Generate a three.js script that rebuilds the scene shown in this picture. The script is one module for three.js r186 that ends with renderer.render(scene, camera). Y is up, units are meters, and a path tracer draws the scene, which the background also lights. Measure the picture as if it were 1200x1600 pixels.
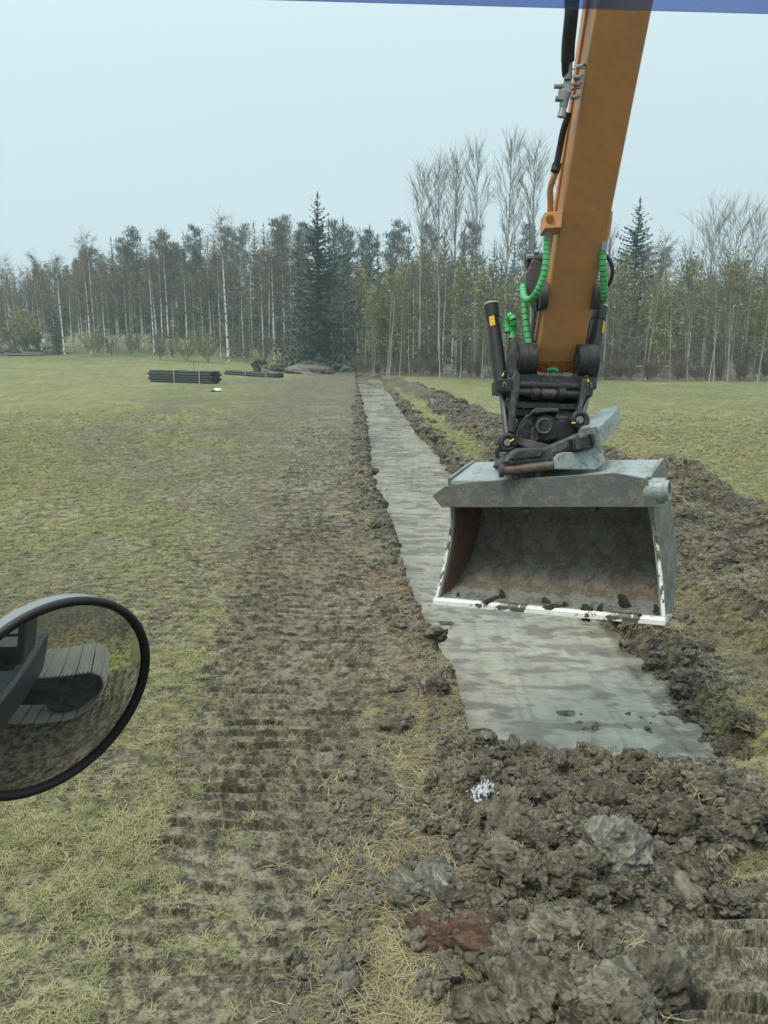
import * as THREE from 'three';
import { mergeGeometries, mergeVertices, toCreasedNormals } from 'three/addons/utils/BufferGeometryUtils.js';
import { RoundedBoxGeometry } from 'three/addons/geometries/RoundedBoxGeometry.js';

// ------------------------------------------------------------------ camera, sky, sun, exposure
const scene = new THREE.Scene();
const EYE = 2.65, PITCH = Math.atan(257 / 1200);
const camera = new THREE.PerspectiveCamera(67.38, 3 / 4, 0.05, 1500);
camera.position.set(0, EYE, 0);
camera.rotation.set(-PITCH, 0, 0);
camera.updateMatrixWorld();
{
  const cloud = (x, y, z) => Math.sin(x * 1.7 + 0.6 * Math.sin(y * 2.1 + z)) * Math.sin(y * 1.3 + 0.8 * Math.sin(z * 1.9 + x * 0.7)) + 0.5 * Math.sin(z * 3.1 + y * 1.7 + Math.sin(x * 2.3));   // faint unevenness of the cloud sheet
  const W = 256, Hh = 256, a = new Float32Array(W * Hh * 4);
  for (let j = 0; j < Hh; j++) {
    const el = ((j + 0.5) / Hh - 0.5) * Math.PI, s = Math.max(0, Math.sin(el));
    const k = 1 + 2.5 * s * s * s;                       // overcast: brighter towards the zenith
    for (let i = 0; i < W; i++) {
      const o = (j * W + i) * 4;
      const az = i / W * 6.2832, c = 1 + 0.035 * cloud(Math.cos(az) * Math.cos(el) * 2.2, Math.sin(el) * 5, Math.sin(az) * Math.cos(el) * 2.2);
      a[o] = 0.412 * k * c; a[o + 1] = 0.524 * k * c; a[o + 2] = 0.556 * k * c; a[o + 3] = 1;
    }
  }
  const t = new THREE.DataTexture(a, W, Hh, THREE.RGBAFormat, THREE.FloatType);
  t.mapping = THREE.EquirectangularReflectionMapping; t.magFilter = t.minFilter = THREE.LinearFilter; t.needsUpdate = true;
  scene.background = t; scene.environment = t;
}
const sun = new THREE.DirectionalLight(0xffe9d0, 1.5);
sun.position.set(-30, 70, 25); sun.castShadow = true; sun.shadow.radius = 34;
sun.shadow.mapSize.set(2048, 2048);
Object.assign(sun.shadow.camera, { left: -60, right: 60, top: 60, bottom: -60, near: 1, far: 300 });
scene.add(sun); scene.add(sun.target);
scene.fog = new THREE.FogExp2(0xd2e2e6, 0.00105);
const renderer = new THREE.WebGLRenderer({ antialias: true });
renderer.setSize(768, 1024);
renderer.toneMapping = THREE.LinearToneMapping; renderer.toneMappingExposure = 1.5;
renderer.shadowMap.enabled = true;

// ------------------------------------------------------------------ helpers
const V = (x, y, z) => new THREE.Vector3(x, y, z);
const R = (d) => d * Math.PI / 180;
const clamp = (x, a = 0, b = 1) => Math.min(b, Math.max(a, x));
const mix = (a, b, t) => a + (b - a) * t;
const sst = (a, b, x) => { const t = clamp((x - a) / (b - a)); return t * t * (3 - 2 * t); };
function rng(seed) { let s = (seed * 2654435761) >>> 0; return () => { s = (s + 0x6D2B79F5) >>> 0; let t = s; t = Math.imul(t ^ (t >>> 15), t | 1); t ^= t + Math.imul(t ^ (t >>> 7), t | 61); return ((t ^ (t >>> 14)) >>> 0) / 4294967296; }; }
const hash = (x, y, z) => { let h = Math.imul(x, 374761393) ^ Math.imul(y, 668265263) ^ Math.imul(z, 1274126177); h = Math.imul(h ^ (h >>> 13), 1274126177); return ((h ^ (h >>> 16)) >>> 0) / 4294967296; };
function n2(x, y, s = 0) {
  const xi = Math.floor(x), yi = Math.floor(y), u = x - xi, v = y - yi, a = u * u * (3 - 2 * u), b = v * v * (3 - 2 * v);
  const p = hash(xi, yi, s), q = hash(xi + 1, yi, s), r = hash(xi, yi + 1, s), t = hash(xi + 1, yi + 1, s);
  return mix(mix(p, q, a), mix(r, t, a), b) * 2 - 1;
}
function n3(x, y, z) {
  const xi = Math.floor(x), yi = Math.floor(y), zi = Math.floor(z), u = x - xi, v = y - yi, w = z - zi;
  const a = u * u * (3 - 2 * u), b = v * v * (3 - 2 * v), c = w * w * (3 - 2 * w);
  const h = (i, j, k) => hash(xi + i, yi + j, (zi + k) * 7 + 3);
  return mix(mix(mix(h(0, 0, 0), h(1, 0, 0), a), mix(h(0, 1, 0), h(1, 1, 0), a), b), mix(mix(h(0, 0, 1), h(1, 0, 1), a), mix(h(0, 1, 1), h(1, 1, 1), a), b), c) * 2 - 1;
}
const fbm = (x, y, o = 4, s = 0) => { let v = 0, a = 0.5, k = 1; for (let i = 0; i < o; i++, a *= 0.5, k *= 2.03) v += a * n2(x * k + i * 17.3, y * k - i * 9.1, s + i); return v; };
const lerpTab = (tab, x) => { if (x <= tab[0][0]) return tab[0][1]; for (let i = 1; i < tab.length; i++) if (x <= tab[i][0]) return mix(tab[i - 1][1], tab[i][1], (x - tab[i - 1][0]) / (tab[i][0] - tab[i - 1][0])); return tab[tab.length - 1][1]; };
const taken = new Map();
function numbered(name) { const k = taken.get(name) || 0; taken.set(name, k + 1); return k ? `${name}_${String(k).padStart(3, '0')}` : name; }
function tag(o, label, category, group, kind) { if (label) o.userData.label = label; if (category) o.userData.category = category; if (group) o.userData.group = group; if (kind) o.userData.kind = kind; return o; }
function mesh(name, geo, mat, parent) { const m = new THREE.Mesh(geo, mat); m.name = name; m.castShadow = m.receiveShadow = true; if (parent) parent.add(m); return m; }
function top(name, geo, mat, label, category, group, kind) { const m = mesh(numbered(name), geo, mat, scene); return tag(m, label, category, group, kind); }
function base(name, p, label, category, group) { const g = new THREE.Group(); g.name = numbered(name); g.position.copy(p); scene.add(g); return tag(g, label, category, group); }
const nix = (g) => { const q = g.index ? g.toNonIndexed() : g; for (const k of Object.keys(q.attributes)) if (!['position', 'normal', 'uv'].includes(k)) q.deleteAttribute(k); return q; };
const join = (list) => mergeGeometries(list.map(nix));
// part(): geometry given in world space goes under a thing whose own base is g.position (no rotation)
function part(name, geo, mat, parent) {
  const q = geo.clone(); let o = parent, off = V(0, 0, 0); while (o && o !== scene) { off.add(o.position); o = o.parent; }
  q.translate(-off.x, -off.y, -off.z); return mesh(name, q, mat, parent);
}
function bar(a, b, r0, r1 = r0, sides = 14) {           // round bar from a to b
  const d = b.clone().sub(a), g = new THREE.CylinderGeometry(r1, r0, d.length(), sides);
  g.applyQuaternion(new THREE.Quaternion().setFromUnitVectors(V(0, 1, 0), d.clone().normalize()));
  return g.translate((a.x + b.x) / 2, (a.y + b.y) / 2, (a.z + b.z) / 2);
}
const hose = (pts, r, seg = 40, sides = 10) => new THREE.TubeGeometry(new THREE.CatmullRomCurve3(pts, false, 'centripetal'), seg, r, sides);
function rbox(w, h, d, r = 0.01) { return new RoundedBoxGeometry(w, h, d, 2, Math.min(r, w / 2.1, h / 2.1, d / 2.1)); }

// frame of the front attachment: x across the machine, y along the lean of the arm, z towards the cab; origin at the operator's head
const ARM = camera.matrixWorld.clone();
const arm = (px, py, zc) => V((px - 600) / 1200 * zc, (800 - py) / 1200 * zc, -zc);
const W = (v) => v.clone().applyMatrix4(ARM);
const at = (px, py, zc) => W(arm(px, py, zc));
function plate(poly, zc, depth, bevel = 0.006) {        // a plate with the given outline, `depth` thick going back from zc
  const sh = new THREE.Shape(poly.map(([x, y]) => { const v = arm(x, y, zc); return new THREE.Vector2(v.x, v.y); }));
  const g = new THREE.ExtrudeGeometry(sh, { depth: depth, bevelEnabled: bevel > 0, bevelThickness: bevel, bevelSize: bevel, bevelOffset: -bevel, bevelSegments: 2, curveSegments: 12 });
  g.translate(0, 0, -zc - depth); return g.applyMatrix4(ARM);
}
function xcyl(px0, px1, py, zc, r, py1 = py, sides = 22) { return bar(at(px0, py, zc), at(px1, py1, zc), r, r, sides); }

// ------------------------------------------------------------------ textures
function tileNoise(N, cells, seed, oct = 5, per = 0.62) {           // periodic fractal noise, 0..1
  const out = new Float32Array(N * N); let amp = 1, tot = 0;
  for (let o = 0; o < oct; o++) {
    const c = cells << o;
    if (c > N / 2) break;
    for (let j = 0; j < N; j++) for (let i = 0; i < N; i++) {
      const x = i / N * c, y = j / N * c, xi = Math.floor(x), yi = Math.floor(y), u = x - xi, v = y - yi, a = u * u * (3 - 2 * u), b = v * v * (3 - 2 * v);
      const h = (p, q) => hash((xi + p) % c, (yi + q) % c, seed + o * 31);
      out[j * N + i] += amp * mix(mix(h(0, 0), h(1, 0), a), mix(h(0, 1), h(1, 1), a), b);
    }
    tot += amp; amp *= per;
  }
  for (let i = 0; i < out.length; i++) out[i] /= tot;
  return out;
}
function dataTex(N, f, srgb = true) {
  const d = new Uint8Array(N * N * 4);
  for (let i = 0; i < N * N; i++) { const c = f(i); for (let k = 0; k < 3; k++) d[i * 4 + k] = clamp(c[k]) * 255; d[i * 4 + 3] = 255; }
  const t = new THREE.DataTexture(d, N, N); t.wrapS = t.wrapT = THREE.RepeatWrapping; t.magFilter = THREE.LinearFilter; t.minFilter = THREE.LinearMipmapLinearFilter; t.generateMipmaps = true;
  if (srgb) t.colorSpace = THREE.SRGBColorSpace; t.needsUpdate = true; return t;
}
const grainN = tileNoise(1024, 20, 5, 5, 0.86), coarseN = tileNoise(512, 6, 11, 6, 0.78), streakN = (() => { const a = tileNoise(512, 6, 77, 6), o = new Float32Array(512 * 512); for (let j = 0; j < 512; j++) for (let i = 0; i < 512; i++) o[j * 512 + i] = a[((j * 7) % 512) * 512 + i]; return o; })();
const con = (v, k) => clamp((v - 0.5) * k + 0.5);
// fibres: short strands of dead grass pressed into the soil
const fibreN = (() => {
  const N = 1024, o = new Float32Array(N * N), r = rng(9);
  for (let s = 0; s < 9000; s++) {
    let x = r() * N, y = r() * N, a = r() * 6.283; const L = 14 + r() * 46, b = (r() - 0.35) * 0.9, cv = (r() - 0.5) * 0.05;
    for (let k = 0; k < L; k++) { const i = ((Math.floor(y) + N) % N) * N + (Math.floor(x) + N) % N; o[i] += b; x += Math.cos(a); y += Math.sin(a); a += cv; x = (x + N) % N; y = (y + N) % N; }
  }
  return o;
})();
const groundTex = dataTex(1024, (i) => { const v = 0.78 + (con(grainN[i], 2.6) - 0.5) * 0.7 + clamp(fibreN[i], -1, 1) * 0.16; return [v, v * 0.995, v * 0.97]; });
const groundBump = dataTex(1024, (i) => { const v = con(grainN[i], 2.2) * 0.8 + clamp(fibreN[i], -1, 1) * 0.12 + 0.1; return [v, v, v]; }, false);
const soilTex = dataTex(512, (i) => { const v = 0.8 + (con(coarseN[i], 2.6) - 0.5) * 0.5; return [v, v * 0.99, v * 0.96]; });
const soilBump = dataTex(512, (i) => { const v = con(coarseN[i], 2.4); return [v, v, v]; }, false);
const dashN = (() => { const N = 512, o = new Float32Array(N * N), r = rng(19); for (let s = 0; s < 150; s++) { let x = r() * N, y = r() * N; const L = 6 + 60 * r() * r(), b = 0.25 + 0.5 * r(), w = 1 + Math.floor(2.4 * r()); for (let k = 0; k < L; k++) { for (let q = 0; q < w; q++) o[((Math.floor(y) + q + N) % N) * N + (Math.floor(x) % N)] = b; x = (x + 1) % N; y += (r() - 0.5) * 1.6; y = (y + N) % N; } } return o; })();
const clayTex = dataTex(512, (i) => { const v = (1 - 0.6 * dashN[i]) * (0.86 + (con(streakN[i], 2) - 0.5) * 0.07 + (con(coarseN[i], 2) - 0.5) * 0.2); return [v, v, v * 0.985]; });
const clayBump = dataTex(512, (i) => { const v = con(streakN[i], 2) * 0.3 + con(coarseN[i], 2) * 0.7; return [v, v, v]; }, false);
const wearN = (() => { const a = tileNoise(512, 5, 301, 7), b = tileNoise(512, 26, 303, 5), r = rng(23), o = new Float32Array(512 * 512); for (let s = 0; s < 260; s++) { let x = r() * 512, y = r() * 512; const L = 20 + 120 * r(), an = 0.5 + (r() - 0.5) * 0.7, v = (r() - 0.5) * 0.5; for (let k = 0; k < L; k++) { o[(Math.floor(y) % 512) * 512 + Math.floor(x) % 512] += v; x = (x + Math.cos(an) + 512) % 512; y = (y + Math.sin(an) + 512) % 512; } } return a.map((v, i) => 0.5 + (v - 0.5) * 0.75 + (b[i] - 0.5) * 0.6 + o[i] * 0.35); })();
const lin = (r, g, b) => new THREE.Color().setRGB(r, g, b);
function std(color, roughness, o = {}) { return new THREE.MeshStandardMaterial({ color, roughness, metalness: 0, ...o }); }
// worn(): paint (a) with grime or mud (b) where the noise passes t
function wornTex(a, b, t, soft, speck = 0, rep = 2.3) {
  const tx = dataTex(512, (i) => { const v = wearN[i], q = sst(t - soft, t + soft, v + speck * (coarseN[i] - 0.5)), g = 0.94 + 0.12 * (coarseN[(i * 3) % coarseN.length] - 0.5); return [mix(a[0], b[0], q) * g, mix(a[1], b[1], q) * g, mix(a[2], b[2], q) * g]; });
  tx.repeat.set(rep, rep); return tx;
}

// ------------------------------------------------------------------ the lie of the land (d = metres ahead of the machine)
const tC = [[4, 1.55], [6, 1.56], [8, 1.34], [11.4, 1.12], [13.8, 0.9], [16.4, 0.7], [23, 0.43], [38, -0.18], [75, -1.57], [90, -2.1]];
const tW = [[4, 0.9], [6, 0.92], [8, 0.97], [11.4, 0.92], [16.4, 0.95], [23, 0.87], [38, 0.88], [75, 1.05]];
const bC = [[3, 4.3], [6, 4.6], [8, 4.75], [10, 4.7], [14, 4.35], [18, 3.75], [28, 3.25], [41, 2.55], [60, 1.0], [66, 0.6]];
const bW = [[3, 1.0], [6, 1.35], [9, 1.7], [14, 1.65], [18, 1.45], [28, 1.25], [41, 1.05], [60, 0.8]];
const bH = [[3.2, 0.05], [5, 0.28], [7, 0.68], [10, 1.0], [14, 0.88], [20, 0.62], [28, 0.55], [45, 0.5], [60, 0.45], [64, 0.1], [66, 0]];
const lugC = [[0, -0.72], [3.3, -0.76], [6, -0.82], [10, -1.0], [20, -1.6], [34, -2.6], [60, -4.6]];
const muW = [[0, 1.25], [3, 1.3], [6, 1.9], [10, 3.1], [15, 4.7], [25, 6.6], [60, 6.4], [80, 5]];
function land(x, z) {                                   // the broad shape of the country
  const d = -z;
  let h = sst(45, 115, d) * sst(6, -42, x) * 2.1;
  h += sst(96, 190, d) * 7.5 * mix(0.55, 1, sst(30, -40, x));
  h += 0.05 * n2(x * 0.13, z * 0.13, 40) * sst(8, 20, d) + 0.02 * n2(x * 0.5, z * 0.5, 41);
  return h;
}
const C_ = { green: [0.19, 0.222, 0.06], pale: [0.36, 0.33, 0.125], straw: [0.33, 0.265, 0.125], olive: [0.115, 0.115, 0.05], mud: [0.15, 0.122, 0.085], dark: [0.088, 0.075, 0.056], clay: [0.25, 0.225, 0.172], leaf: [0.145, 0.108, 0.068] };
const mixc = (a, b, t) => [mix(a[0], b[0], t), mix(a[1], b[1], t), mix(a[2], b[2], t)];
// everything about one spot: height, colour, how much grass stands there, how much straw lies there
function spot(x, z) {
  const d = -z;
  let h = land(x, z);
  const c = lerpTab(tC, d), w = lerpTab(tW, d), inT = sst(4.4, 5.1, d) * sst(77, 74, d);
  const jag = 0.065 * fbm(x * 2.2, z * 2.2, 3, 3) + 0.05 * n2(x * 9, z * 9, 4);
  const off = x - c, eL = -(off + w) + jag, eR = off - w + jag;          // distance outside the left and the right edge
  const outside = Math.max(eL, eR);
  const left = off < 0;
  // mud trampled by the tracks
  const mw = lerpTab(muW, d), tl = -(off + w);
  const wob = fbm(x * 0.55, z * 0.33, 4, 8), fine = fbm(x * 3.1, z * 3.1, 4, 9);
  let mud = left ? sst(mw * 1.2, mw * 0.6, tl + wob * mw * 0.5) : 0;
  mud *= 0.78 + 0.3 * sst(-0.25, 0.3, wob * 0.6 + fine * 0.7);
  if (left) mud = Math.max(mud, 0.85 * sst(0.02, 0.35, fbm(x * 0.32 + 5, z * 0.2, 4, 14) + 0.3 * fine) * sst(mw * 2.2, mw * 1.2, tl) * sst(3, 7, d));
  if (left && d < 12) mud = Math.max(mud, 0.55 * sst(0.05, 0.4, fbm(x * 0.9, z * 0.9, 4, 15)) );
  // spoil thrown along both edges of the trench
  const rimL = left ? sst(0.62, 0.05, eL + 0.35 * fine) * (outside > -0.05 ? 1 : 0) * sst(2.2, 4.5, d) : 0;
  const rimR = !left ? sst(mix(0.8, 0.5, sst(10, 30, d)), 0.02, eR + 0.45 * fine) * sst(4.6, 6, d) : 0;
  const rimN = sst(0.24, 0.1, Math.abs(x + 0.2 - 0.05 * (d - 3)) + 0.2 * fine) * sst(5.2, 4.0, d);
  const rim = Math.max(rimL, rimR, rimN * 0.6) * sst(80, 74, d);
  const lump = 0.5 + 0.5 * fbm(x * 5.2, z * 5.2, 4, 21), ridge = 1 - Math.abs(fbm(x * 3.4, z * 3.4, 4, 22)) * 2;
  h += rim * (0.03 + 0.13 * Math.max(0, lump - 0.3) + 0.05 * ridge * sst(9, 14, d)) ;
  // the long bank of spoil
  const bx = x - lerpTab(bC, d), bw = lerpTab(bW, d), bh = lerpTab(bH, d);
  const prof = Math.max(0, 1 - Math.abs(bx + 0.45 * bw * fbm(x * 0.6, z * 0.45, 3, 30)) / bw);
  const bank = sst(0.02, 0.3, prof + 0.12 * fine) * (bh > 0.02 ? 1 : 0);
  h += bh * Math.pow(prof, 0.8) * (0.72 + 0.55 * fbm(x * 0.7, z * 0.6, 3, 31)) + bank * (0.16 * ridge * sst(0.05, 0.4, bh) * 0.6 + 0.15 * (lump - 0.5));
  // lug prints of the tracks
  const lw = mix(0.44, 0.8, sst(3, 7, d));
  const lx = Math.abs(x - lerpTab(lugC, d)) / lw;
  let lug = sst(1.08, 0.86, lx + 0.12 * fine) * sst(60, 24, d);
  const lugR = sst(0.98, 1.12, x + 0.1 * wob + 0.12 * (d - 3)) * sst(2.25, 2.1, x) * sst(3.75, 3.4, d + 0.3 * fine);
  const patch = clamp(0.55 + 1.5 * fbm(x * 1.1, z * 1.1, 3, 50)) * (1 - rim);
  const ph = (d + 0.05 * fbm(x * 1.6, z * 1.6, 2, 51) + 0.012 * n2(x * 7, z * 2, 52)) / 0.172;
  const saw = Math.abs(((ph % 1) + 1) % 1 - 0.5) * 2, brk = 0.55 + 0.9 * n2(x * 2.3, Math.floor(ph) * 3.7, 57), lugH = (sst(0.5, 0.3, saw) - 0.5), lugP = sst(0.3, 0.06, Math.abs(saw - 0.6)) * clamp(brk + 0.25) * 0.036 - sst(0.42, 0.14, saw) * 0.044 * clamp(brk + 0.35);
  const lugAmt = Math.max(lug * mix(patch, 1, 0.5) * 0.95, lugR);
  h += lugAmt * (lugP * mix(1, 1.5, sst(6, 12, d)) - 0.012) + (mud * 0.012 * fine) * (d < 30 ? 1 : 0.6);
  // second, fainter pass to the left
  const l2 = sst(1.1, 0.8, Math.abs(x - lerpTab(lugC, d) + mix(0.95, 2.0, sst(3, 14, d))) / 0.5) * clamp(0.3 + 1.6 * fbm(x * 0.8, z * 0.8, 3, 55)) * sst(30, 8, d);
  h += l2 * lugP * 0.6;
  // backfill heap over the near end of the trench
  const hx = (x - 1.3) / 1.3, hz = (d - 3.3) / 1.72;
  const he = 1 - Math.sqrt(hx * hx * (1 + 0.3 * sst(4.2, 2.6, d)) + hz * hz) + 0.4 * fbm(x * 1.7, z * 1.5, 4, 60) - lugR * 0.9;
  const heap = sst(0.0, 0.22, he);
  h += heap * (0.07 + 0.13 * (lump - 0.35) + 0.10 * ridge * ridge * sst(0.1, 0.5, he) - 0.04);
  // the cut itself
  const wallW = left ? 0.12 : 0.3;
  const cut = inT * sst(wallW, 0.0, outside) * (1 - heap * 0.96 * sst(5.7, 4.7, d));
  const debris = 0.11 * Math.max(0, fbm(x * 1.5, z * 2.4, 4, 70) - 0.07 + 0.2 * n2(x * 12, z * 16, 71) * 0.3) + 0.10 * sst(5.3, 4.6, d + 0.5 * fine) * (lump + 0.1);
  h = mix(h, -0.355 + debris + 0.05 * sst(-0.18, 0, outside) * (lump), cut);
  h += (1 - cut) * 0.008 * fine * (d < 20 ? 1 : 0);

  // ---- colours
  const big = fbm(x * 0.12, z * 0.1, 4, 80), mid = fbm(x * 0.8, z * 0.7, 4, 81);
  let g = mixc(C_.green, C_.pale, clamp(0.45 + 1.1 * big + 0.7 * mid + 0.55 * fine));
  g = mixc(g, C_.straw, clamp(0.15 + 0.9 * fbm(x * 0.5, z * 0.4, 4, 82) + 0.5 * fine) * 0.85);
  g = mixc(g, C_.olive, 0.3 * clamp(0.5 + 1.5 * fbm(x * 0.9 + 7, z * 0.8, 3, 84)));
  let col = mixc(g, mixc(C_.mud, mixc(C_.straw, C_.leaf, 0.4), clamp(0.2 + 0.6 * fine)), clamp(mud * 0.95));
  col = mixc(col, C_.mud, clamp(lugAmt * 0.6));
  col = mixc(col, C_.clay, clamp(lugAmt * (0.12 + 0.85 * sst(0.56, 0.72, saw) * clamp(brk + 0.6)) + lugAmt * 0.5 * clamp(1.1 * fbm(x * 1.7, z * 2.6, 4, 58) + 0.4 * fine)) * 0.9);
  col = mixc(col, C_.clay, 0.7 * sst(0.1, 0.4, fbm(x * 1.4, z * 1.4, 4, 83)) * clamp(mud * 1.1));
  const soil = mixc(C_.dark, mixc(C_.mud, C_.clay, clamp(0.1 + 0.8 * mid)), clamp(0.55 + 0.9 * fine));
  const bare = clamp(Math.max(rim, bank * 1.1, heap, cut));
  col = mixc(col, soil, bare);
  col = mixc(col, [0.17, 0.1, 0.062], 0.6 * rimL * sst(5.4, 6.4, d) * sst(10, 8, d) * sst(-0.1, 0.25, mid));
  // straw and dead leaves strewn on the spoil bank
  col = mixc(col, mixc(C_.leaf, C_.straw, 0.5), 0.5 * clamp(bank + rimR * 0.6) * sst(0.02, 0.35, fbm(x * 1.2, z * 1.2, 4, 85) + 0.25 * fine));
  // trampled, straw covered ground right of the cut
  const strawR = sst(0.25, 0.6, eR) * (1 - bank) * sst(12, 8, d) * (left ? 0 : 1);
  col = mixc(col, mixc(C_.leaf, C_.straw, clamp(0.3 + 0.8 * fine + 0.5 * mid)), strawR * 0.85);
  col = mixc(col, C_.clay, lugR * 0.7);
  // sod and straw left standing along the near left edge
  const sod = left ? sst(0.3, 0.08, Math.abs(x - (0.2 + 0.08 * (d - 3)) + 0.15 * wob)) * sst(7.2, 5.6, d) * clamp(0.75 + 1.2 * mid) : 0;
  col = mixc(col, mixc(C_.straw, C_.pale, 0.4), sod * 0.55 * (1 - heap));
  h += sod * 0.05 * (1 - heap);
  // reddish brown earth along the left edge
  const redBrown = left ? sst(0.7, 0.2, eL) * (1 - cut) * sst(4.9, 5.8, d) * sst(11, 8.5, d) * sst(-0.25, 0.2, mid + 0.4 * fine) : 0;
  col = mixc(col, [0.2, 0.112, 0.066], 0.85 * redBrown);
  // forest floor
  const wood = Math.max(sst(74, 82, d + 3 * wob) * sst(-9, -4, x), sst(-4, -9, x) * sst(124, 140, d + 6 * wob), sst(60, 64, d - (-0.28 * (x - 28)) + 2 * wob) * sst(6, 12, x) * sst(70, 60, d), sst(64, 70, d + 2 * wob) * sst(2, 8, x));
  const floorC = mixc(mixc(C_.leaf, [0.27, 0.23, 0.12], clamp(0.45 + 1.2 * mid)), C_.dark, clamp(-fine));
  col = mixc(col, floorC, wood);
  const thin = left ? mix(1, clamp(0.27 + 0.9 * fbm(x * 1.3, z * 1.3, 3, 87) + 0.5 * fine, 0.08, 0.9), sst(16, 8, d)) : 1;
  col = mixc(col, mixc(C_.mud, C_.clay, clamp(0.3 + mid)), clamp((1 - thin) * 0.75) * (1 - wood) * (1 - bare));
  const stand = clamp((1 - mud * 0.93) * (1 - bare) * (1 - strawR * 0.97) * (1 - lugR) * (1 - wood) * (1 - 0.9 * lug) * (1 - 0.5 * l2) * (1 - 0.7 * redBrown) * thin);
  const straw = clamp(0.3 * stand + 0.8 * strawR + 0.9 * sod + 0.5 * bank + 0.16 * mud + 0.16 * heap * sst(-0.1, 0.4, mid) + 0.2 * rim) * (1 - cut) * (1 - wood) * (1 - lugR) * (1 - 0.75 * lug);
  return { strawR, h, col, stand, straw, bare, cut, heap, bank, rim, wood, sod, lugR };
}
const groundAt = (x, z) => spot(x, z).h;
const groundMat = std(0xffffff, 0.93, { vertexColors: true, map: groundTex, bumpMap: groundBump, bumpScale: 0.02 });
{
  const ds = [-60, -30, -15, -8, -5, -3.4, -2.4, -1.6, -1, -0.5, 0, 0.4, 0.8, 1.1, 1.35];
  for (const [n, d0, d1] of [[50, 1.5, 2.4], [930, 2.4, 26], [250, 26, 330]]) for (let i = 0; i < n; i++) ds.push(d0 * Math.pow(d1 / d0, i / n));
  ds.push(450, 700, 1100);
  const us = [-60, -20, -8, -4, -2.5, -1.8, -1.4, -1.15]; const m = 640; for (let i = 0; i <= m; i++) us.push(-1 + 2 * i / m); us.push(1.15, 1.4, 1.8, 2.5, 4, 8, 20, 60);
  const nr = ds.length, nc = us.length, pos = new Float32Array(nr * nc * 3), col = new Float32Array(nr * nc * 3), uv = new Float32Array(nr * nc * 2), idx = [];
  for (let j = 0; j < nr; j++) for (let i = 0; i < nc; i++) {
    const o = j * nc + i, d = ds[j], wd = 1.9 + 0.56 * Math.max(d, 0), a = Math.abs(us[i]);
    const x = a <= 1 ? us[i] * wd : Math.sign(us[i]) * (wd + (a - 1) * Math.max(6, wd * 0.5)), z = -d, s = spot(x, z);
    pos[o * 3] = x; pos[o * 3 + 1] = s.h; pos[o * 3 + 2] = z; col.set(s.col, o * 3); const wu = 0.5 * n2(x * 0.37, z * 0.37, 61) + 0.9 * n2(x * 0.09, z * 0.09, 63), wv = 0.5 * n2(x * 0.37 + 40, z * 0.37, 62) + 0.9 * n2(x * 0.09, z * 0.09 + 30, 64); uv[o * 2] = (x * 0.84 + z * 0.54) / 1.3 + wu; uv[o * 2 + 1] = (z * 0.84 - x * 0.54) / 1.3 + wv;
    if (j && i) { const p = o - nc - 1, q = o - nc, r = o - 1; idx.push(p, q, r, q, o, r); }
  }
  const g = new THREE.BufferGeometry(); g.setAttribute('position', new THREE.BufferAttribute(pos, 3)); g.setAttribute('color', new THREE.BufferAttribute(col, 3)); g.setAttribute('uv', new THREE.BufferAttribute(uv, 2));
  g.setIndex(idx); g.computeVertexNormals();
  top('ground', g, groundMat, 'grass field churned by tracks with a bank of spoil along the trench', 'ground', null, 'structure');
}
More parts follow.
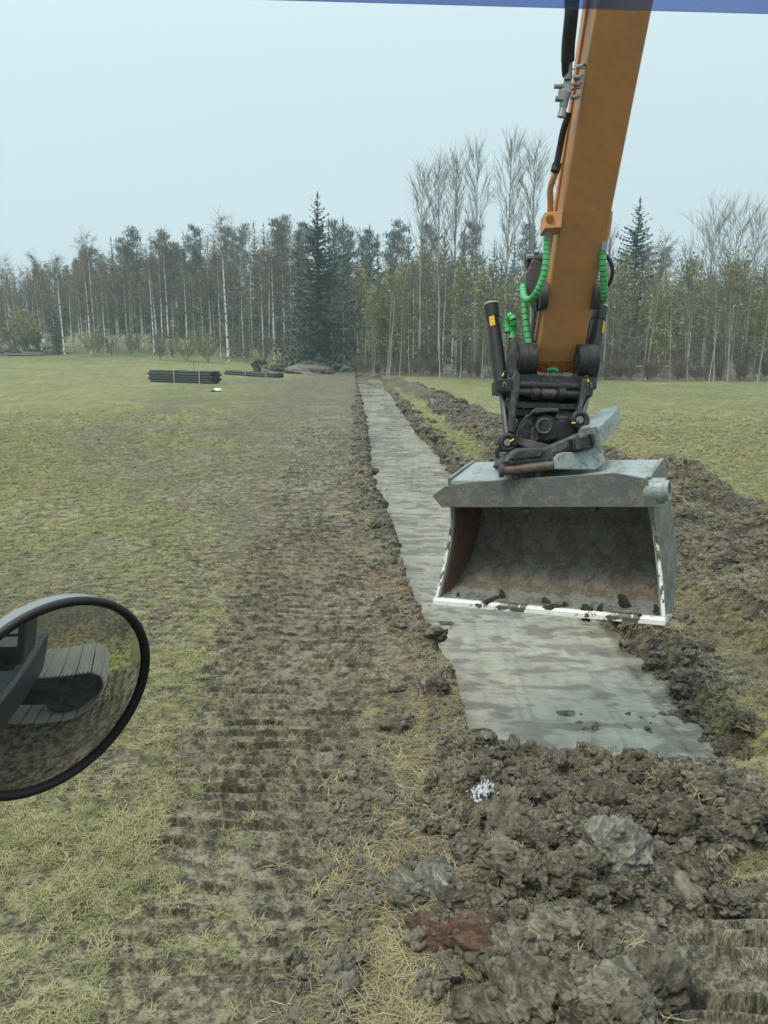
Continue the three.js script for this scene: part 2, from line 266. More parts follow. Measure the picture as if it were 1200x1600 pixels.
// wet clay floor of the trench
{
  const nr = 760, nc = 72, pos = [], uv = [], col = [], idx = [];
  for (let j = 0; j <= nr; j++) for (let i = 0; i <= nc; i++) {
    const d = 4.2 * Math.pow(77 / 4.2, j / nr), c = lerpTab(tC, d), w = lerpTab(tW, d) + 0.2, x = c + (i / nc * 2 - 1) * w, z = -d;
    const along = n2(x * 14 - d * 0.6, d * 0.35, 90), cross = fbm(x * 0.9, d * 2.1, 3, 91);
    pos.push(x, -0.3 + land(x, z) * 0.9 + 0.006 * along + 0.012 * cross + 0.02 * sst(0.75, 1, Math.abs(i / nc * 2 - 1)), z);
    const t = clamp(0.5 + 0.5 * fbm(x * 1.3, d * 0.9, 4, 92) + 0.25 * along), k = mix(0.85, 1.1, t);
    const m = Math.max(0.8 * sst(0.14, 0.26, fbm(x * 2.6, d * 8.5, 4, 93)), 0.85 * sst(0.2, 0.28, fbm(x * 4.2, d * 5.5, 4, 94)), 0.5 * sst(0.09, 0.0, Math.abs(n2(x * 5.5 - d * 0.25, d * 0.16, 95))));
    col.push(mix(0.3, 0.14, m) * k, mix(0.278, 0.114, m) * k, mix(0.218, 0.082, m) * k); uv.push(x / 3, d / 77);
    if (i && j) { const o = j * (nc + 1) + i, p = o - nc - 2, q = o - nc - 1, r = o - 1; idx.push(p, q, r, q, o, r); }
  }
  const g = new THREE.BufferGeometry(); g.setAttribute('position', new THREE.Float32BufferAttribute(pos, 3)); g.setAttribute('uv', new THREE.Float32BufferAttribute(uv, 2)); g.setAttribute('color', new THREE.Float32BufferAttribute(col, 3)); g.setIndex(idx); g.computeVertexNormals();
  // wetness: patches of water film between patches of firm damp clay, all along the trench
  const RW = 64, RH = 2048, ra = new Uint8Array(RW * RH * 4);
  for (let j = 0; j < RH; j++) for (let i = 0; i < RW; i++) { const d = (j + 0.5) / RH * 77, x = i / RW * 3, wet = sst(-0.35, 0.15, fbm(x * 0.9, d * 0.5, 3, 97)), v = clamp(mix(0.46, 0.17, wet) + 0.2 * fbm(x * 2.4, d * 5.5, 4, 98) + 0.45 * sst(0.12, 0.3, fbm(x * 1.8, d * 6, 3, 99)), 0.1, 0.9), o = (j * RW + i) * 4; ra[o] = ra[o + 1] = ra[o + 2] = v * 255; ra[o + 3] = 255; }
  const rt = new THREE.DataTexture(ra, RW, RH); rt.wrapS = rt.wrapT = THREE.RepeatWrapping; rt.magFilter = rt.minFilter = THREE.LinearFilter; rt.needsUpdate = true;
  for (const t of [clayTex, clayBump]) t.repeat.set(3 / 1.6, 77 / 1.6);
  top('trench_floor', g, std(0xffffff, 1, { vertexColors: true, map: clayTex, roughnessMap: rt, bumpMap: clayBump, bumpScale: 0.006 }), 'smooth wet grey clay floor of the shallow trench', 'trench floor', null, 'structure');
}

// ------------------------------------------------------------------ grass and straw
function bladeTuft(seed, n, len, wid, flat, curl) {     // n thin blades, bent once
  const r = rng(seed), pos = [], nor = [];
  for (let i = 0; i < n; i++) {
    const a = r() * 6.283, e = mix(flat[0], flat[1], r()), L = len * (0.5 + 0.8 * r()), wd = wid * (0.7 + 0.6 * r());
    const o = V((r() - 0.5) * len * 0.9, 0, (r() - 0.5) * len * 0.9), dir = V(Math.cos(a) * Math.cos(e), Math.sin(e), Math.sin(a) * Math.cos(e));
    const a2 = a + (r() - 0.5) * curl, e2 = e - 0.5 * r() - 0.25, dir2 = V(Math.cos(a2) * Math.cos(e2), Math.max(Math.sin(e2), -0.12), Math.sin(a2) * Math.cos(e2));
    const s = V(-Math.sin(a), 0.25 * (r() - 0.5), Math.cos(a)).multiplyScalar(wd / 2), m = o.clone().addScaledVector(dir, L * 0.55), t = m.clone().addScaledVector(dir2, L * 0.5);
    if (e < 0.3) for (const p of [o, m, t]) p.y += 0.004 + 0.03 * r() * len / 0.2;
    const q = [o.clone().sub(s), o.clone().add(s), m.clone().add(s), o.clone().sub(s), m.clone().add(s), m.clone().sub(s), m.clone().sub(s), m.clone().add(s), t];
    for (const p of q) { pos.push(p.x, p.y, p.z); nor.push(0, 1, 0); }
  }
  const g = new THREE.BufferGeometry(); g.setAttribute('position', new THREE.Float32BufferAttribute(pos, 3)); g.setAttribute('normal', new THREE.Float32BufferAttribute(nor, 3)); g.computeVertexNormals(); return g;
}
const bladeMat = std(0xffffff, 0.85, { side: THREE.DoubleSide });
function scatter(name, label, category, geos, count, seed, wanted, dRange, sizeAt, colours) {
  const r = rng(seed), lists = geos.map(() => []);
  for (let k = 0; k < count; k++) {
    const d = dRange[0] * Math.pow(dRange[1] / dRange[0], r()), x = (r() * 2 - 1) * (1.5 + 0.54 * d), s = spot(x, -d);
    if (r() > wanted(s, d, x)) continue;
    lists[Math.floor(r() * geos.length)].push([x, s.h, -d, sizeAt(d) * (0.65 + 0.7 * r()), r() * 6.283, r(), r(), s]);
  }
  const m4 = new THREE.Matrix4(), q = new THREE.Quaternion(), col = new THREE.Color();
  lists.forEach((l, gi) => {
    const im = new THREE.InstancedMesh(geos[gi], bladeMat, l.length); im.name = numbered(name); im.castShadow = im.receiveShadow = true;
    l.forEach(([x, y, z, sc, a, u, v, s], i) => { q.setFromEuler(new THREE.Euler((u - 0.5) * 0.3, a, (v - 0.5) * 0.3)); im.setMatrixAt(i, m4.compose(V(x, y - 0.004, z), q, V(sc, sc, sc))); const c = colours(u, v, s); im.setColorAt(i, col.setRGB(c[0], c[1], c[2])); });
    tag(im, label, category, null, 'stuff'); scene.add(im);
  });
}
const tufts = [1, 2, 3].map((s) => bladeTuft(s, 24, 0.052, 0.0029, [0.05, 0.9], 1.8));
const straws = [4, 5, 6].map((s) => bladeTuft(s, 12, 0.1, 0.0023, [0.0, 0.2], 1.3));
scatter('grass', 'short green and yellow grass blades covering the field', 'grass', tufts, 165000, 31, (s, d) => s.stand * sst(36, 17, d), [2.2, 36], (d) => mix(1, 2.1, sst(5, 40, d)),
  (u, v) => mixc(mixc([0.125, 0.145, 0.05], [0.22, 0.22, 0.085], u), [0.34, 0.285, 0.15], v > 0.55 ? 0.8 : 0.35 * v));
scatter('straw_litter', 'dry pale straw lying over the soil and stubble', 'straw', straws, 70000, 32, (s, d) => clamp(s.straw * 0.75) * sst(34, 18, d), [2.2, 34], (d) => mix(1, 1.7, sst(5, 30, d)),
  (u, v, s) => mixc([0.16, 0.128, 0.072], [0.37, 0.31, 0.165], u * (1 - 0.55 * s.strawR)));

// ------------------------------------------------------------------ soil clods
function clodGeo(seed, detail, rough, flat = 0.75) {
  let g = new THREE.IcosahedronGeometry(1, detail); g.deleteAttribute('normal'); g.deleteAttribute('uv'); g = mergeVertices(g, 1e-4);
  const p = g.attributes.position, r = rng(seed), ox = r() * 90, oy = r() * 90, oz = r() * 90, sx = 0.8 + 0.5 * r(), sz = 0.8 + 0.5 * r(), uv = [];
  for (let i = 0; i < p.count; i++) {
    const x = p.getX(i), y = p.getY(i), z = p.getZ(i);
    let k = 1 + 0.34 * n3(x * 1.15 + ox, y * 1.15 + oy, z * 1.15 + oz);
    k += rough * (0.13 * n3(x * 2.7 + oy, y * 2.7 + oz, z * 2.7 + ox) - 0.16 * sst(0.12, 0.0, Math.abs(n3(x * 1.9 + oz, y * 1.9 + ox, z * 1.9))) + 0.085 * n3(x * 6.1 + oz, y * 6.1, z * 6.1 + ox) + 0.06 * n3(x * 13, y * 13 + ox, z * 13 + oy) + 0.03 * n3(x * 26, y * 26 + ox, z * 26 + oy));
    p.setXYZ(i, x * k * sx, y * k * flat, z * k * sz); uv.push((x * k + 0.9 * y) * 0.42, (z * k + 0.9 * y) * 0.42);
  }
  g.setAttribute('uv', new THREE.Float32BufferAttribute(uv, 2)); g.computeVertexNormals(); return g;
}
const soilMat = (c, ro = 0.92) => std(lin(...c), ro, { map: soilTex, bumpMap: soilBump, bumpScale: 0.009 });
const soils = [soilMat([0.14, 0.12, 0.088]), soilMat([0.175, 0.153, 0.116]), soilMat([0.115, 0.096, 0.07]), soilMat([0.21, 0.188, 0.145], 0.8)];
const clayMat = soilMat([0.225, 0.22, 0.185], 0.55);
const clods = [0, 1, 2, 3, 4, 5, 6, 7].map((i) => clodGeo(100 + i, 17, 1.0 + 0.3 * (i % 3)));
const clodsMid = [0, 1, 2, 3, 4, 5].map((i) => clodGeo(200 + i, 8, 1.7));
const crumbs = [0, 1, 2, 3].map((i) => clodGeo(300 + i, 3, 2.6, 0.8));
function putClod(name, x, z, r, geo, mat, sink, seed, label, category, group, sc) {
  const q = rng(seed), m = top(name, geo, mat, label, category, group); m.position.set(x, groundAt(x, z) + r * (0.55 - sink), z);
  m.rotation.set((q() - 0.5) * 0.7, q() * 6.28, (q() - 0.5) * 0.7); m.scale.set(r, r, r); if (sc) m.scale.multiply(V(...sc)); return m;
}
function gnd(px, py, h = 0) { const v = V((px - 600) / 1200, (800 - py) / 1200, -1).transformDirection(ARM), t = (h - EYE) / v.y; return [v.x * t, v.z * t]; }
{
  const r = rng(77);
  // the heap of backfill: the large lumps one can pick out
  const big = [[800, 1305, .12], [860, 1240, .1], [930, 1260, .12], [1020, 1260, .13], [1100, 1230, .12], [1160, 1290, .14], [1080, 1350, .12], [1060, 1300, .1], [760, 1200, .1], [840, 1180, .09], [920, 1190, .1], [1000, 1190, .09], [1120, 1180, .1], [800, 1390, .13], [880, 1380, .13], [860, 1460, .15], [930, 1440, .12], [990, 1440, .13], [1000, 1540, .15], [900, 1540, .15], [1070, 1570, .13], [820, 1560, .15], [780, 1480, .1], [740, 1340, .1], [720, 1420, .09], [960, 1370, .11], [1140, 1390, .09], [1180, 1370, .11], [1040, 1500, .1], [850, 1330, .1], [900, 1310, .1], [1190, 1220, .12], [1060, 1200, .09], [980, 1240, .09], [780, 1260, .08], [740, 1110, .1], [790, 1140, .08], [700, 1160, .07], [940, 1500, .1], [1150, 1570, .09], [960, 1590, .13], [760, 1570, .12], [880, 1280, .08], [1110, 1300, .09]];
  for (let i = 0; i < 90; i++) { const px = mix(700, 1200, r()), py = mix(1150, 1610, r()); if (px > 1040 && py > 1390) continue; if (px < 600 + (py - 1100) * 0.25 && py < 1350) continue; big.push([px, py, 0.045 + 0.06 * r()]); }
  big.forEach(([px, py, s], i) => { if (px > 1040 && py > 1400) return; const [x, z] = gnd(px, py, 0.1); putClod('soil_clod', x, z, s * (0.78 + 0.3 * r()), clods[i % 8], soils[Math.floor(r() * 3.5)], 0.3 + 0.3 * r(), 500 + i, 'rough dark brown clod of soil in the heap of backfill over the trench', 'soil clod', 'large clods in the backfill heap'); });
  let [x, z] = gnd(962, 1320, 0.2);
  putClod('clay_lump', x, z, 0.185, clodGeo(41, 20, 1.25, 0.95), clayMat, 0.05, 61, 'big smooth pale grey lump of wet clay standing up in the soil heap', 'clay lump', null, [0.72, 1.0, 0.8]);
  [x, z] = gnd(1068, 1362, 0.1);
  putClod('clay_lump', x, z, 0.1, clodGeo(42, 14, 0.35, 0.95), soils[3], 0.2, 62, 'rounded brown clay lump beside a dark hole in the soil heap', 'clay lump');
  const stones = [[640, 1396, .125, 'flat grey brown stone of dried clay lying among straw at the heap edge', 3, 43], [688, 1388, .12, 'pale grey block of clay beside the brown stone at the heap edge', 4, 44], [672, 1470, .1, 'reddish brown lump of earth at the straw edge of the heap', 5, 45], [815, 1480, .085, 'smooth rounded grey brown stone in front of the soil heap', 3, 46], [838, 1452, .06, 'small angular brown stone on top of a smooth rounded one', 3, 47], [740, 1478, .12, 'broad reddish brown earth clod between straw and soil heap', 5, 48], [672, 1078, .09, 'blocky pale brown earth lump on the trench edge', 3, 49], [618, 1122, .1, 'grey brown crumbly clod lying on flattened grass beside the trench', 1, 50], [748, 1098, .14, 'large upturned sod of dark soil with grass on top at the trench end', 2, 51], [620, 1065, .07, 'small grey clod on the trampled grass strip by the trench', 3, 52]];
  const red = soilMat([0.15, 0.082, 0.052]); const mats = [...soils, clayMat, red];
  for (const [px, py, s, label, mi, sd] of stones) { [x, z] = gnd(px, py, 0.06); putClod('earth_lump', x, z, s, clodGeo(sd, 12, mi === 2 ? 1 : 0.5, 0.72), mats[mi], 0.3, sd, label, 'earth lump'); }
  // lumps strung along the two edges of the cut and over the spoil bank
  for (let i = 0; i < 108; i++) {
    const d = 5 * Math.pow(9, r()), side = r() < 0.3 ? -1 : 1, c = lerpTab(tC, d), w = lerpTab(tW, d), xx = c + side * (w + 0.05 + r() * r() * (side < 0 ? 0.5 : 0.8));
    
    putClod('soil_clod', xx, -d, (0.05 + 0.075 * r()) * mix(0.8, 1.3, sst(5, 25, d)), clodsMid[i % 6], soils[Math.floor(r() * 3.2)], 0.35, 800 + i, 'dark crumbly soil clod lying along the edge of the open trench', 'soil clod', 'clods along the trench edges');
  }
  for (let i = 0; i < 70; i++) {
    const d = 6.5 * Math.pow(9, r()), xx = lerpTab(bC, d) + (r() - 0.5) * 1.5 * lerpTab(bW, d);
    putClod('soil_clod', xx, -d, 0.09 + 0.14 * r() * r(), clodsMid[i % 6], soils[Math.floor(r() * 3.2)], 0.5, 1000 + i, 'dark soil clod on the long bank of spoil beside the trench', 'soil clod', 'clods on the spoil bank');
  }
  // crumbs, too many to count
  const list = []; for (let k = 0; k < 90000; k++) {
    const d = 2.3 * Math.pow(17, r()), xx = -3 + 9 * r() * mix(0.7, 1, sst(3, 8, d)) * 1 + (d > 12 ? (r() - 0.5) * 4 : 0), s = spot(xx, -d), wall = s.cut > 0.03 && s.cut < 0.97 ? 0.8 : 0, p = Math.max(s.heap, s.rim * 0.8, s.bank * 0.7, wall, d < 9 ? 0.12 * (1 - s.stand) : 0.01); if (s.cut > 0.97 || r() > p) continue;
    if (p <= 0.12) { list.push([xx, s.h, -d, 0.003 + 0.009 * Math.pow(r(), 2), r(), r(), r()]); continue; }
    list.push([xx, s.h, -d, (0.008 + 0.03 * Math.pow(r(), 3)) * mix(1, 2, sst(6, 25, d)), r(), r(), r()]);
  }
  const lumps = []; for (let k = 0; k < 1900; k++) {      // fist-sized lumps between the clods
    const d = 2.3 + 3.6 * r(), xx = 0.1 + 2.6 * r(), s = spot(xx, -d); if (r() > s.heap * 0.8 + 0.25 * s.rim) continue; lumps.push([xx, s.h + 0.1 * r() * r() * s.heap, -d, 0.014 + 0.045 * Math.pow(r(), 2.2), r(), r(), r()]);
  }
  for (const o of scene.children) {                     // and the crumbs that lie on the clods themselves
    if (!o.isMesh || !/^(soil_clod|earth_lump)/.test(o.name) || -o.position.z > 5.6) continue;
    o.updateMatrixWorld(); const gp = o.geometry.attributes.position, gn = o.geometry.attributes.normal, p = V(0, 0, 0), nn = V(0, 0, 0), cnt = Math.round(2600 * o.scale.x * o.scale.x) + 14;
    for (let k = 0; k < cnt; k++) { const i = Math.floor(r() * gp.count); nn.fromBufferAttribute(gn, i).transformDirection(o.matrixWorld); if (nn.y < 0.1) continue; p.fromBufferAttribute(gp, i).applyMatrix4(o.matrixWorld); const s = 0.004 + 0.02 * Math.pow(r(), 3); if (r() < 0.03) lumps.push([p.x, p.y, p.z, 0.014 + 0.03 * r() * r(), r(), r(), r()]); list.push([p.x, p.y, p.z, s, r(), r(), r()]); }
  }
  const m4 = new THREE.Matrix4(), q = new THREE.Quaternion(), cc = new THREE.Color();
  clodsMid.slice(0, 3).forEach((g, gi) => {
    const l = lumps.filter((_, i) => i % 3 === gi), im = new THREE.InstancedMesh(g, std(0xffffff, 0.92, { map: soilTex }), l.length); im.name = numbered('soil_crumbs'); im.castShadow = im.receiveShadow = true;
    l.forEach(([a, b, c, s, u, v, w], i) => { q.setFromEuler(new THREE.Euler(u * 6, v * 6, w * 6)); im.setMatrixAt(i, m4.compose(V(a, b + s * 0.2, c), q, V(s, s, s))); const k = 0.11 + 0.1 * w; im.setColorAt(i, cc.setRGB(k, k * 0.885, k * 0.68)); });
    tag(im, 'small crumbs of dug soil strewn over heap, bank and grass', 'soil crumbs', null, 'stuff'); scene.add(im);
  });
  crumbs.forEach((g, gi) => {
    const l = list.filter((_, i) => i % 4 === gi), im = new THREE.InstancedMesh(g, std(0xffffff, 0.92), l.length); im.name = numbered('soil_crumbs'); im.castShadow = im.receiveShadow = true;
    l.forEach(([a, b, c, s, u, v, w], i) => { q.setFromEuler(new THREE.Euler(u * 6, v * 6, w * 6)); im.setMatrixAt(i, m4.compose(V(a, b + s * 0.25, c), q, V(s, s, s))); const k = 0.085 + 0.075 * u; im.setColorAt(i, cc.setRGB(k, k * 0.89, k * 0.69)); });
    tag(im, 'small crumbs of dug soil strewn over heap, bank and grass', 'soil crumbs', null, 'stuff'); scene.add(im);
  });
}

// ------------------------------------------------------------------ the excavator
function loft(sections) {                               // closed sections of equal length, capped at both ends
  const pos = [], n = sections[0].length, tri = (a, b, c) => pos.push(a.x, a.y, a.z, b.x, b.y, b.z, c.x, c.y, c.z);
  for (let s = 1; s < sections.length; s++) for (let i = 0; i < n; i++) { const A = sections[s - 1], B = sections[s], j = (i + 1) % n; tri(A[i], A[j], B[i]); tri(A[j], B[j], B[i]); }
  for (const [S, f] of [[sections[0], 1], [sections[sections.length - 1], -1]]) for (let i = 1; i < n - 1; i++) f > 0 ? tri(S[0], S[i + 1], S[i]) : tri(S[0], S[i], S[i + 1]);
  const g = new THREE.BufferGeometry(); g.setAttribute('position', new THREE.Float32BufferAttribute(pos, 3));
  const uv = []; for (let i = 0; i < pos.length; i += 3) uv.push(pos[i] * 0.9 + pos[i + 2] * 0.9, pos[i + 1] * 0.9); g.setAttribute('uv', new THREE.Float32BufferAttribute(uv, 2));
  g.computeVertexNormals(); return toCreasedNormals(g, 0.4);
}
function beamSection(P, X, N, w, dp, c) { const q = (a, b) => P.clone().addScaledVector(X, a).addScaledVector(N, b), h = w / 2; return [q(-h + c, 0), q(-h, c), q(-h, dp - c), q(-h + c, dp), q(h - c, dp), q(h, dp - c), q(h, c), q(h - c, 0)]; }
const orangePaint = std(0xffffff, 0.42, { map: wornTex([0.80, 0.56, 0.335], [0.74, 0.545, 0.375], 0.56, 0.16, 0.5, 0.9), bumpMap: clayBump, bumpScale: 0.0006 });
const orangeWeld = std(0xffffff, 0.6, { map: wornTex([0.68, 0.43, 0.17], [0.42, 0.28, 0.16], 0.54, 0.06, 0.5) });
const blackSteel = std(0xffffff, 0.48, { map: wornTex([0.13, 0.135, 0.14], [0.30, 0.29, 0.27], 0.6, 0.07, 0.5), bumpMap: soilBump, bumpScale: 0.002 });
const blackPaint = std(lin(0.012, 0.013, 0.014), 0.38);
const darkSteel = std(0xffffff, 0.5, { map: wornTex([0.235, 0.24, 0.245], [0.36, 0.35, 0.33], 0.56, 0.08, 0.5), bumpMap: soilBump, bumpScale: 0.002 });
const rubber = std(lin(0.014, 0.014, 0.015), 0.6), chrome = std(lin(0.16, 0.16, 0.16), 0.34, { metalness: 1 }), zinc = std(lin(0.3, 0.3, 0.29), 0.42, { metalness: 0.8 });
const greyPaint = std(0xffffff, 0.4, { map: wornTex([0.58, 0.62, 0.62], [0.46, 0.475, 0.455], 0.6, 0.12, 0.4) });
const greenWrap = std(lin(0.09, 0.43, 0.15), 0.5), brownSteel = std(0xffffff, 0.6, { map: wornTex([0.42, 0.36, 0.30], [0.29, 0.25, 0.21], 0.5, 0.08, 0.3) });
const yellowLabel = std(lin(0.72, 0.48, 0.02), 0.5), whitePlastic = std(lin(0.6, 0.6, 0.58), 0.5);

const exc = base('excavator', V(1.1, 0, 0.6), 'orange excavator whose dipper arm carries green wrapped hoses', 'excavator');
const zT = 3.95, zB = 5.3;
const armFront = (t) => { const a = at(978, 0, zT), b = at(872, 576, zB); return a.lerp(b, t); };           // t 0 at the frame top, 1 at the lower end
const aDir = armFront(1).sub(armFront(0)).normalize(), aX = V(1, 0, 0).addScaledVector(aDir, -aDir.x).normalize(), aN = aX.clone().cross(aDir).normalize(); if (aN.z > 0) aN.negate();
{
  const secs = [[-0.62, 0.285, 0.46], [-0.3, 0.285, 0.42], [0.2, 0.29, 0.31], [0.6, 0.298, 0.22], [0.9, 0.306, 0.17], [0.985, 0.306, 0.16]].map(([t, w, d]) => beamSection(armFront(t), aX, aN, w, d, 0.008));
  part('dipper_arm', loft(secs), orangePaint, exc);
  part('arm_end_flange', loft([[0.972, 0.318, 0.19], [1.0, 0.318, 0.19], [1.012, 0.29, 0.17]].map(([t, w, d]) => beamSection(armFront(t).addScaledVector(aN, -0.01), aX, aN, w, d, 0.014))), orangeWeld, exc);
  // side plate edges: a raised strip along the arm's flank
  const strip = [-0.5, 0.3, 0.93].map((t) => beamSection(armFront(t).addScaledVector(aX, -mix(0.145, 0.155, clamp(t))).addScaledVector(aN, mix(0.2, 0.1, clamp(t))), aX, aN, 0.024, 0.05, 0.004));
  part('arm_flange', loft(strip), orangePaint, exc);
  const tp = armFront(-0.6).addScaledVector(aN, 0.2);
  part('boom', loft([[tp.clone().add(V(0, 0.1, 0.25)), 0.5], [V(tp.x, 5.9, -2.2), 0.62], [V(tp.x, 4.4, -0.2), 0.66], [V(tp.x, 2.0, 1.4), 0.5]].map(([p, s]) => beamSection(p, V(1, 0, 0), V(0, 0.8, 0.6), 0.42, s, 0.02))), orangePaint, exc);
  part('boom_cylinder', bar(V(tp.x - 0.36, 1.6, 0.2), V(tp.x - 0.36, 4.2, -0.8), 0.1), orangePaint, exc);
}
// hoses and valve on the arm's flank
const spiral = (pts, r, turns, mat, parent, nm = 'wrapped_hose') => {
  const c = new THREE.CatmullRomCurve3(pts, false, 'centripetal'), list = [], n = turns;
  const core = part(nm, new THREE.TubeGeometry(c, 60, r * 0.84, 10), rubber, parent);
  for (let i = 0; i < n; i++) { const t0 = i / n, t1 = (i + 0.86) / n, sub = []; for (let k = 0; k <= 3; k++) sub.push(c.getPoint(mix(t0, t1, k / 3))); list.push(new THREE.TubeGeometry(new THREE.CatmullRomCurve3(sub), 4, r, 12)); }
  const w = join(list); let o = parent, off = V(0, 0, 0); while (o && o !== scene) { off.add(o.position); o = o.parent; } w.translate(-off.x, -off.y, -off.z);
  const m = mesh('spiral_wrap', w, mat, core); m.userData.kind = 'stuff'; return core;
};
{
  const P = (x, y, z = 4.6) => at(x, y, z);
  part('hydraulic_hose', hose([P(912, -160, 3.9), P(897, -40, 3.95), P(893, 20, 4.0), P(888, 70, 4.1), P(887, 96, 4.15)], 0.036), rubber, exc);
  part('hydraulic_hose', hose([P(902, -160, 3.95), P(888, -40, 4.0), P(888, 40, 4.05), P(883, 100, 4.15), P(884, 118, 4.2)], 0.02), rubber, exc);
    const valve = part('valve_block', plate([[880, 122], [893, 122], [893, 146], [878, 146], [876, 134]], 4.2, 0.07), zinc, exc);
  for (const [g, nm] of [[bar(P(889, 96, 4.17), P(887, 124, 4.2), 0.02, 0.024, 8), 'hose_fitting'], [bar(P(866, 135, 4.2), P(880, 135, 4.2), 0.013, 0.013, 8), 'valve_port'], [bar(P(868, 154, 4.2), P(880, 156, 4.2), 0.016, 0.013, 8), 'valve_port'], [bar(P(884, 144, 4.2), P(880, 168, 4.22), 0.028, 0.022, 8), 'hose_fitting'], [bar(P(880, 168, 4.22), P(877, 183, 4.23), 0.019, 0.024, 8), 'hose_fitting']]) { const q = part(nm, g, zinc, exc); valve.attach(q); }
  for (const y of [106, 118, 130, 138, 151]) part('clamp', bar(P(893, y + 2, 4.25), P(914 - (y - 106) * 0.15, y - 1, 4.14), 0.005, 0.005, 6), zinc, exc);
  for (const [x, y] of [[908, 104], [904, 122], [903, 132], [899, 152]]) part('clamp_bolt', bar(P(x - 5, y + 1, 4.2), P(x + 5, y - 1, 4.16), 0.013, 0.013, 6), zinc, exc);
  part('hydraulic_hose', hose([P(889, 176, 4.35), P(880, 205, 4.4), P(875, 230, 4.45), P(868, 266, 4.5)], 0.019), rubber, exc);
  part('hose_fitting', bar(P(870, 256, 4.5), P(867, 268, 4.5), 0.026, 0.026, 8), rubber, exc);
  part('steel_pipe', hose([P(875, 255, 4.55), P(866, 275, 4.55), P(860, 295, 4.6), P(860, 322, 4.66), P(859, 338, 4.7)], 0.019), orangePaint, exc);
  const br = part('hose_bracket', plate([[851, 332], [880, 329], [877, 356], [850, 358]], 4.62, 0.12), orangePaint, exc);
  br.attach(part('bracket_boss', bar(P(859.5, 342, 4.64), P(859.5, 342, 4.6), 0.024, 0.024, 18), orangeWeld, exc));
  part('hose_fitting', bar(P(857, 357, 4.68), P(856, 372, 4.7), 0.026, 0.022, 8), zinc, exc);
  spiral([P(855, 370, 4.7), P(854, 398, 4.72), P(849, 432, 4.75), P(838, 458, 4.8), P(828, 468, 4.9), P(819, 464, 5.05), P(817, 448, 5.15)], 0.022, 24, greenWrap, exc);
  spiral([P(819, 442, 5.2), P(820, 470, 5.22), P(822, 505, 5.2), P(826, 538, 5.2)], 0.024, 11, greenWrap, exc);
  spiral([P(793, 519, 5.25), P(792, 505, 5.25), P(796, 494, 5.22), P(802, 500, 5.2), P(801, 517, 5.25), P(800, 530, 5.25)], 0.024, 10, greenWrap, exc);
  part('steel_pipe', hose([P(953, 330, 4.7), P(951, 350, 4.72), P(947, 368, 4.74), P(944, 380, 4.76)], 0.018), orangePaint, exc);
  part('hose_fitting', bar(P(945, 368, 4.75), P(942, 392, 4.77), 0.022, 0.022, 8), zinc, exc);
  spiral([P(942, 390, 4.78), P(942, 420, 4.8), P(944, 445, 4.85), P(944, 464, 4.9), P(937, 475, 5.0)], 0.023, 14, greenWrap, exc);
  part('hydraulic_hose', hose([P(945, 397, 4.95), P(955, 412, 4.95), P(957, 428, 4.95), P(950, 446, 4.98), P(940, 452, 5.0)], 0.012), rubber, exc);
}
// bucket linkage behind the lower end of the arm
{
  const L = [];
  part('link_boss', bar(at(842, 462, 4.98), at(854, 462, 4.98), 0.085, 0.085, 26), darkSteel, exc);
  part('link_boss', bar(at(834, 470, 5.05), at(846, 468, 5.05), 0.07, 0.07, 22), blackSteel, exc);
  part('link_boss', bar(at(924, 462, 4.98), at(935, 462, 4.98), 0.085, 0.085, 26), darkSteel, exc);
  part('tipping_link', plate([[832, 404], [846, 410], [850, 440], [846, 470], [834, 478], [826, 450], [824, 425]], 5.1, 0.06), darkSteel, exc);
  part('tipping_link', plate([[925, 440], [938, 438], [938, 470], [925, 478]], 5.1, 0.06), blackSteel, exc);
  part('link_pin', bar(at(822, 410, 5.2), at(850, 406, 5.2), 0.05, 0.05, 18), blackSteel, exc);
  part('pin_cap', rbox(0.05, 0.03, 0.05, 0.008).translate(...at(828, 402, 5.15).toArray()), zinc, exc);
  part('pin_cap', rbox(0.035, 0.07, 0.04, 0.008).translate(...at(838, 402, 5.18).toArray()), darkSteel, exc);
  part('bucket_cylinder_rod', bar(at(848, 455, 5.25), at(836, 548, 5.35), 0.026, 0.026, 12), blackPaint, exc);
  part('link_arm', plate([[836, 470], [846, 470], [838, 545], [828, 545]], 5.4, 0.06), blackSteel, exc);
  part('link_arm', plate([[918, 470], [928, 470], [922, 550], [912, 550]], 5.4, 0.06), blackSteel, exc);
}
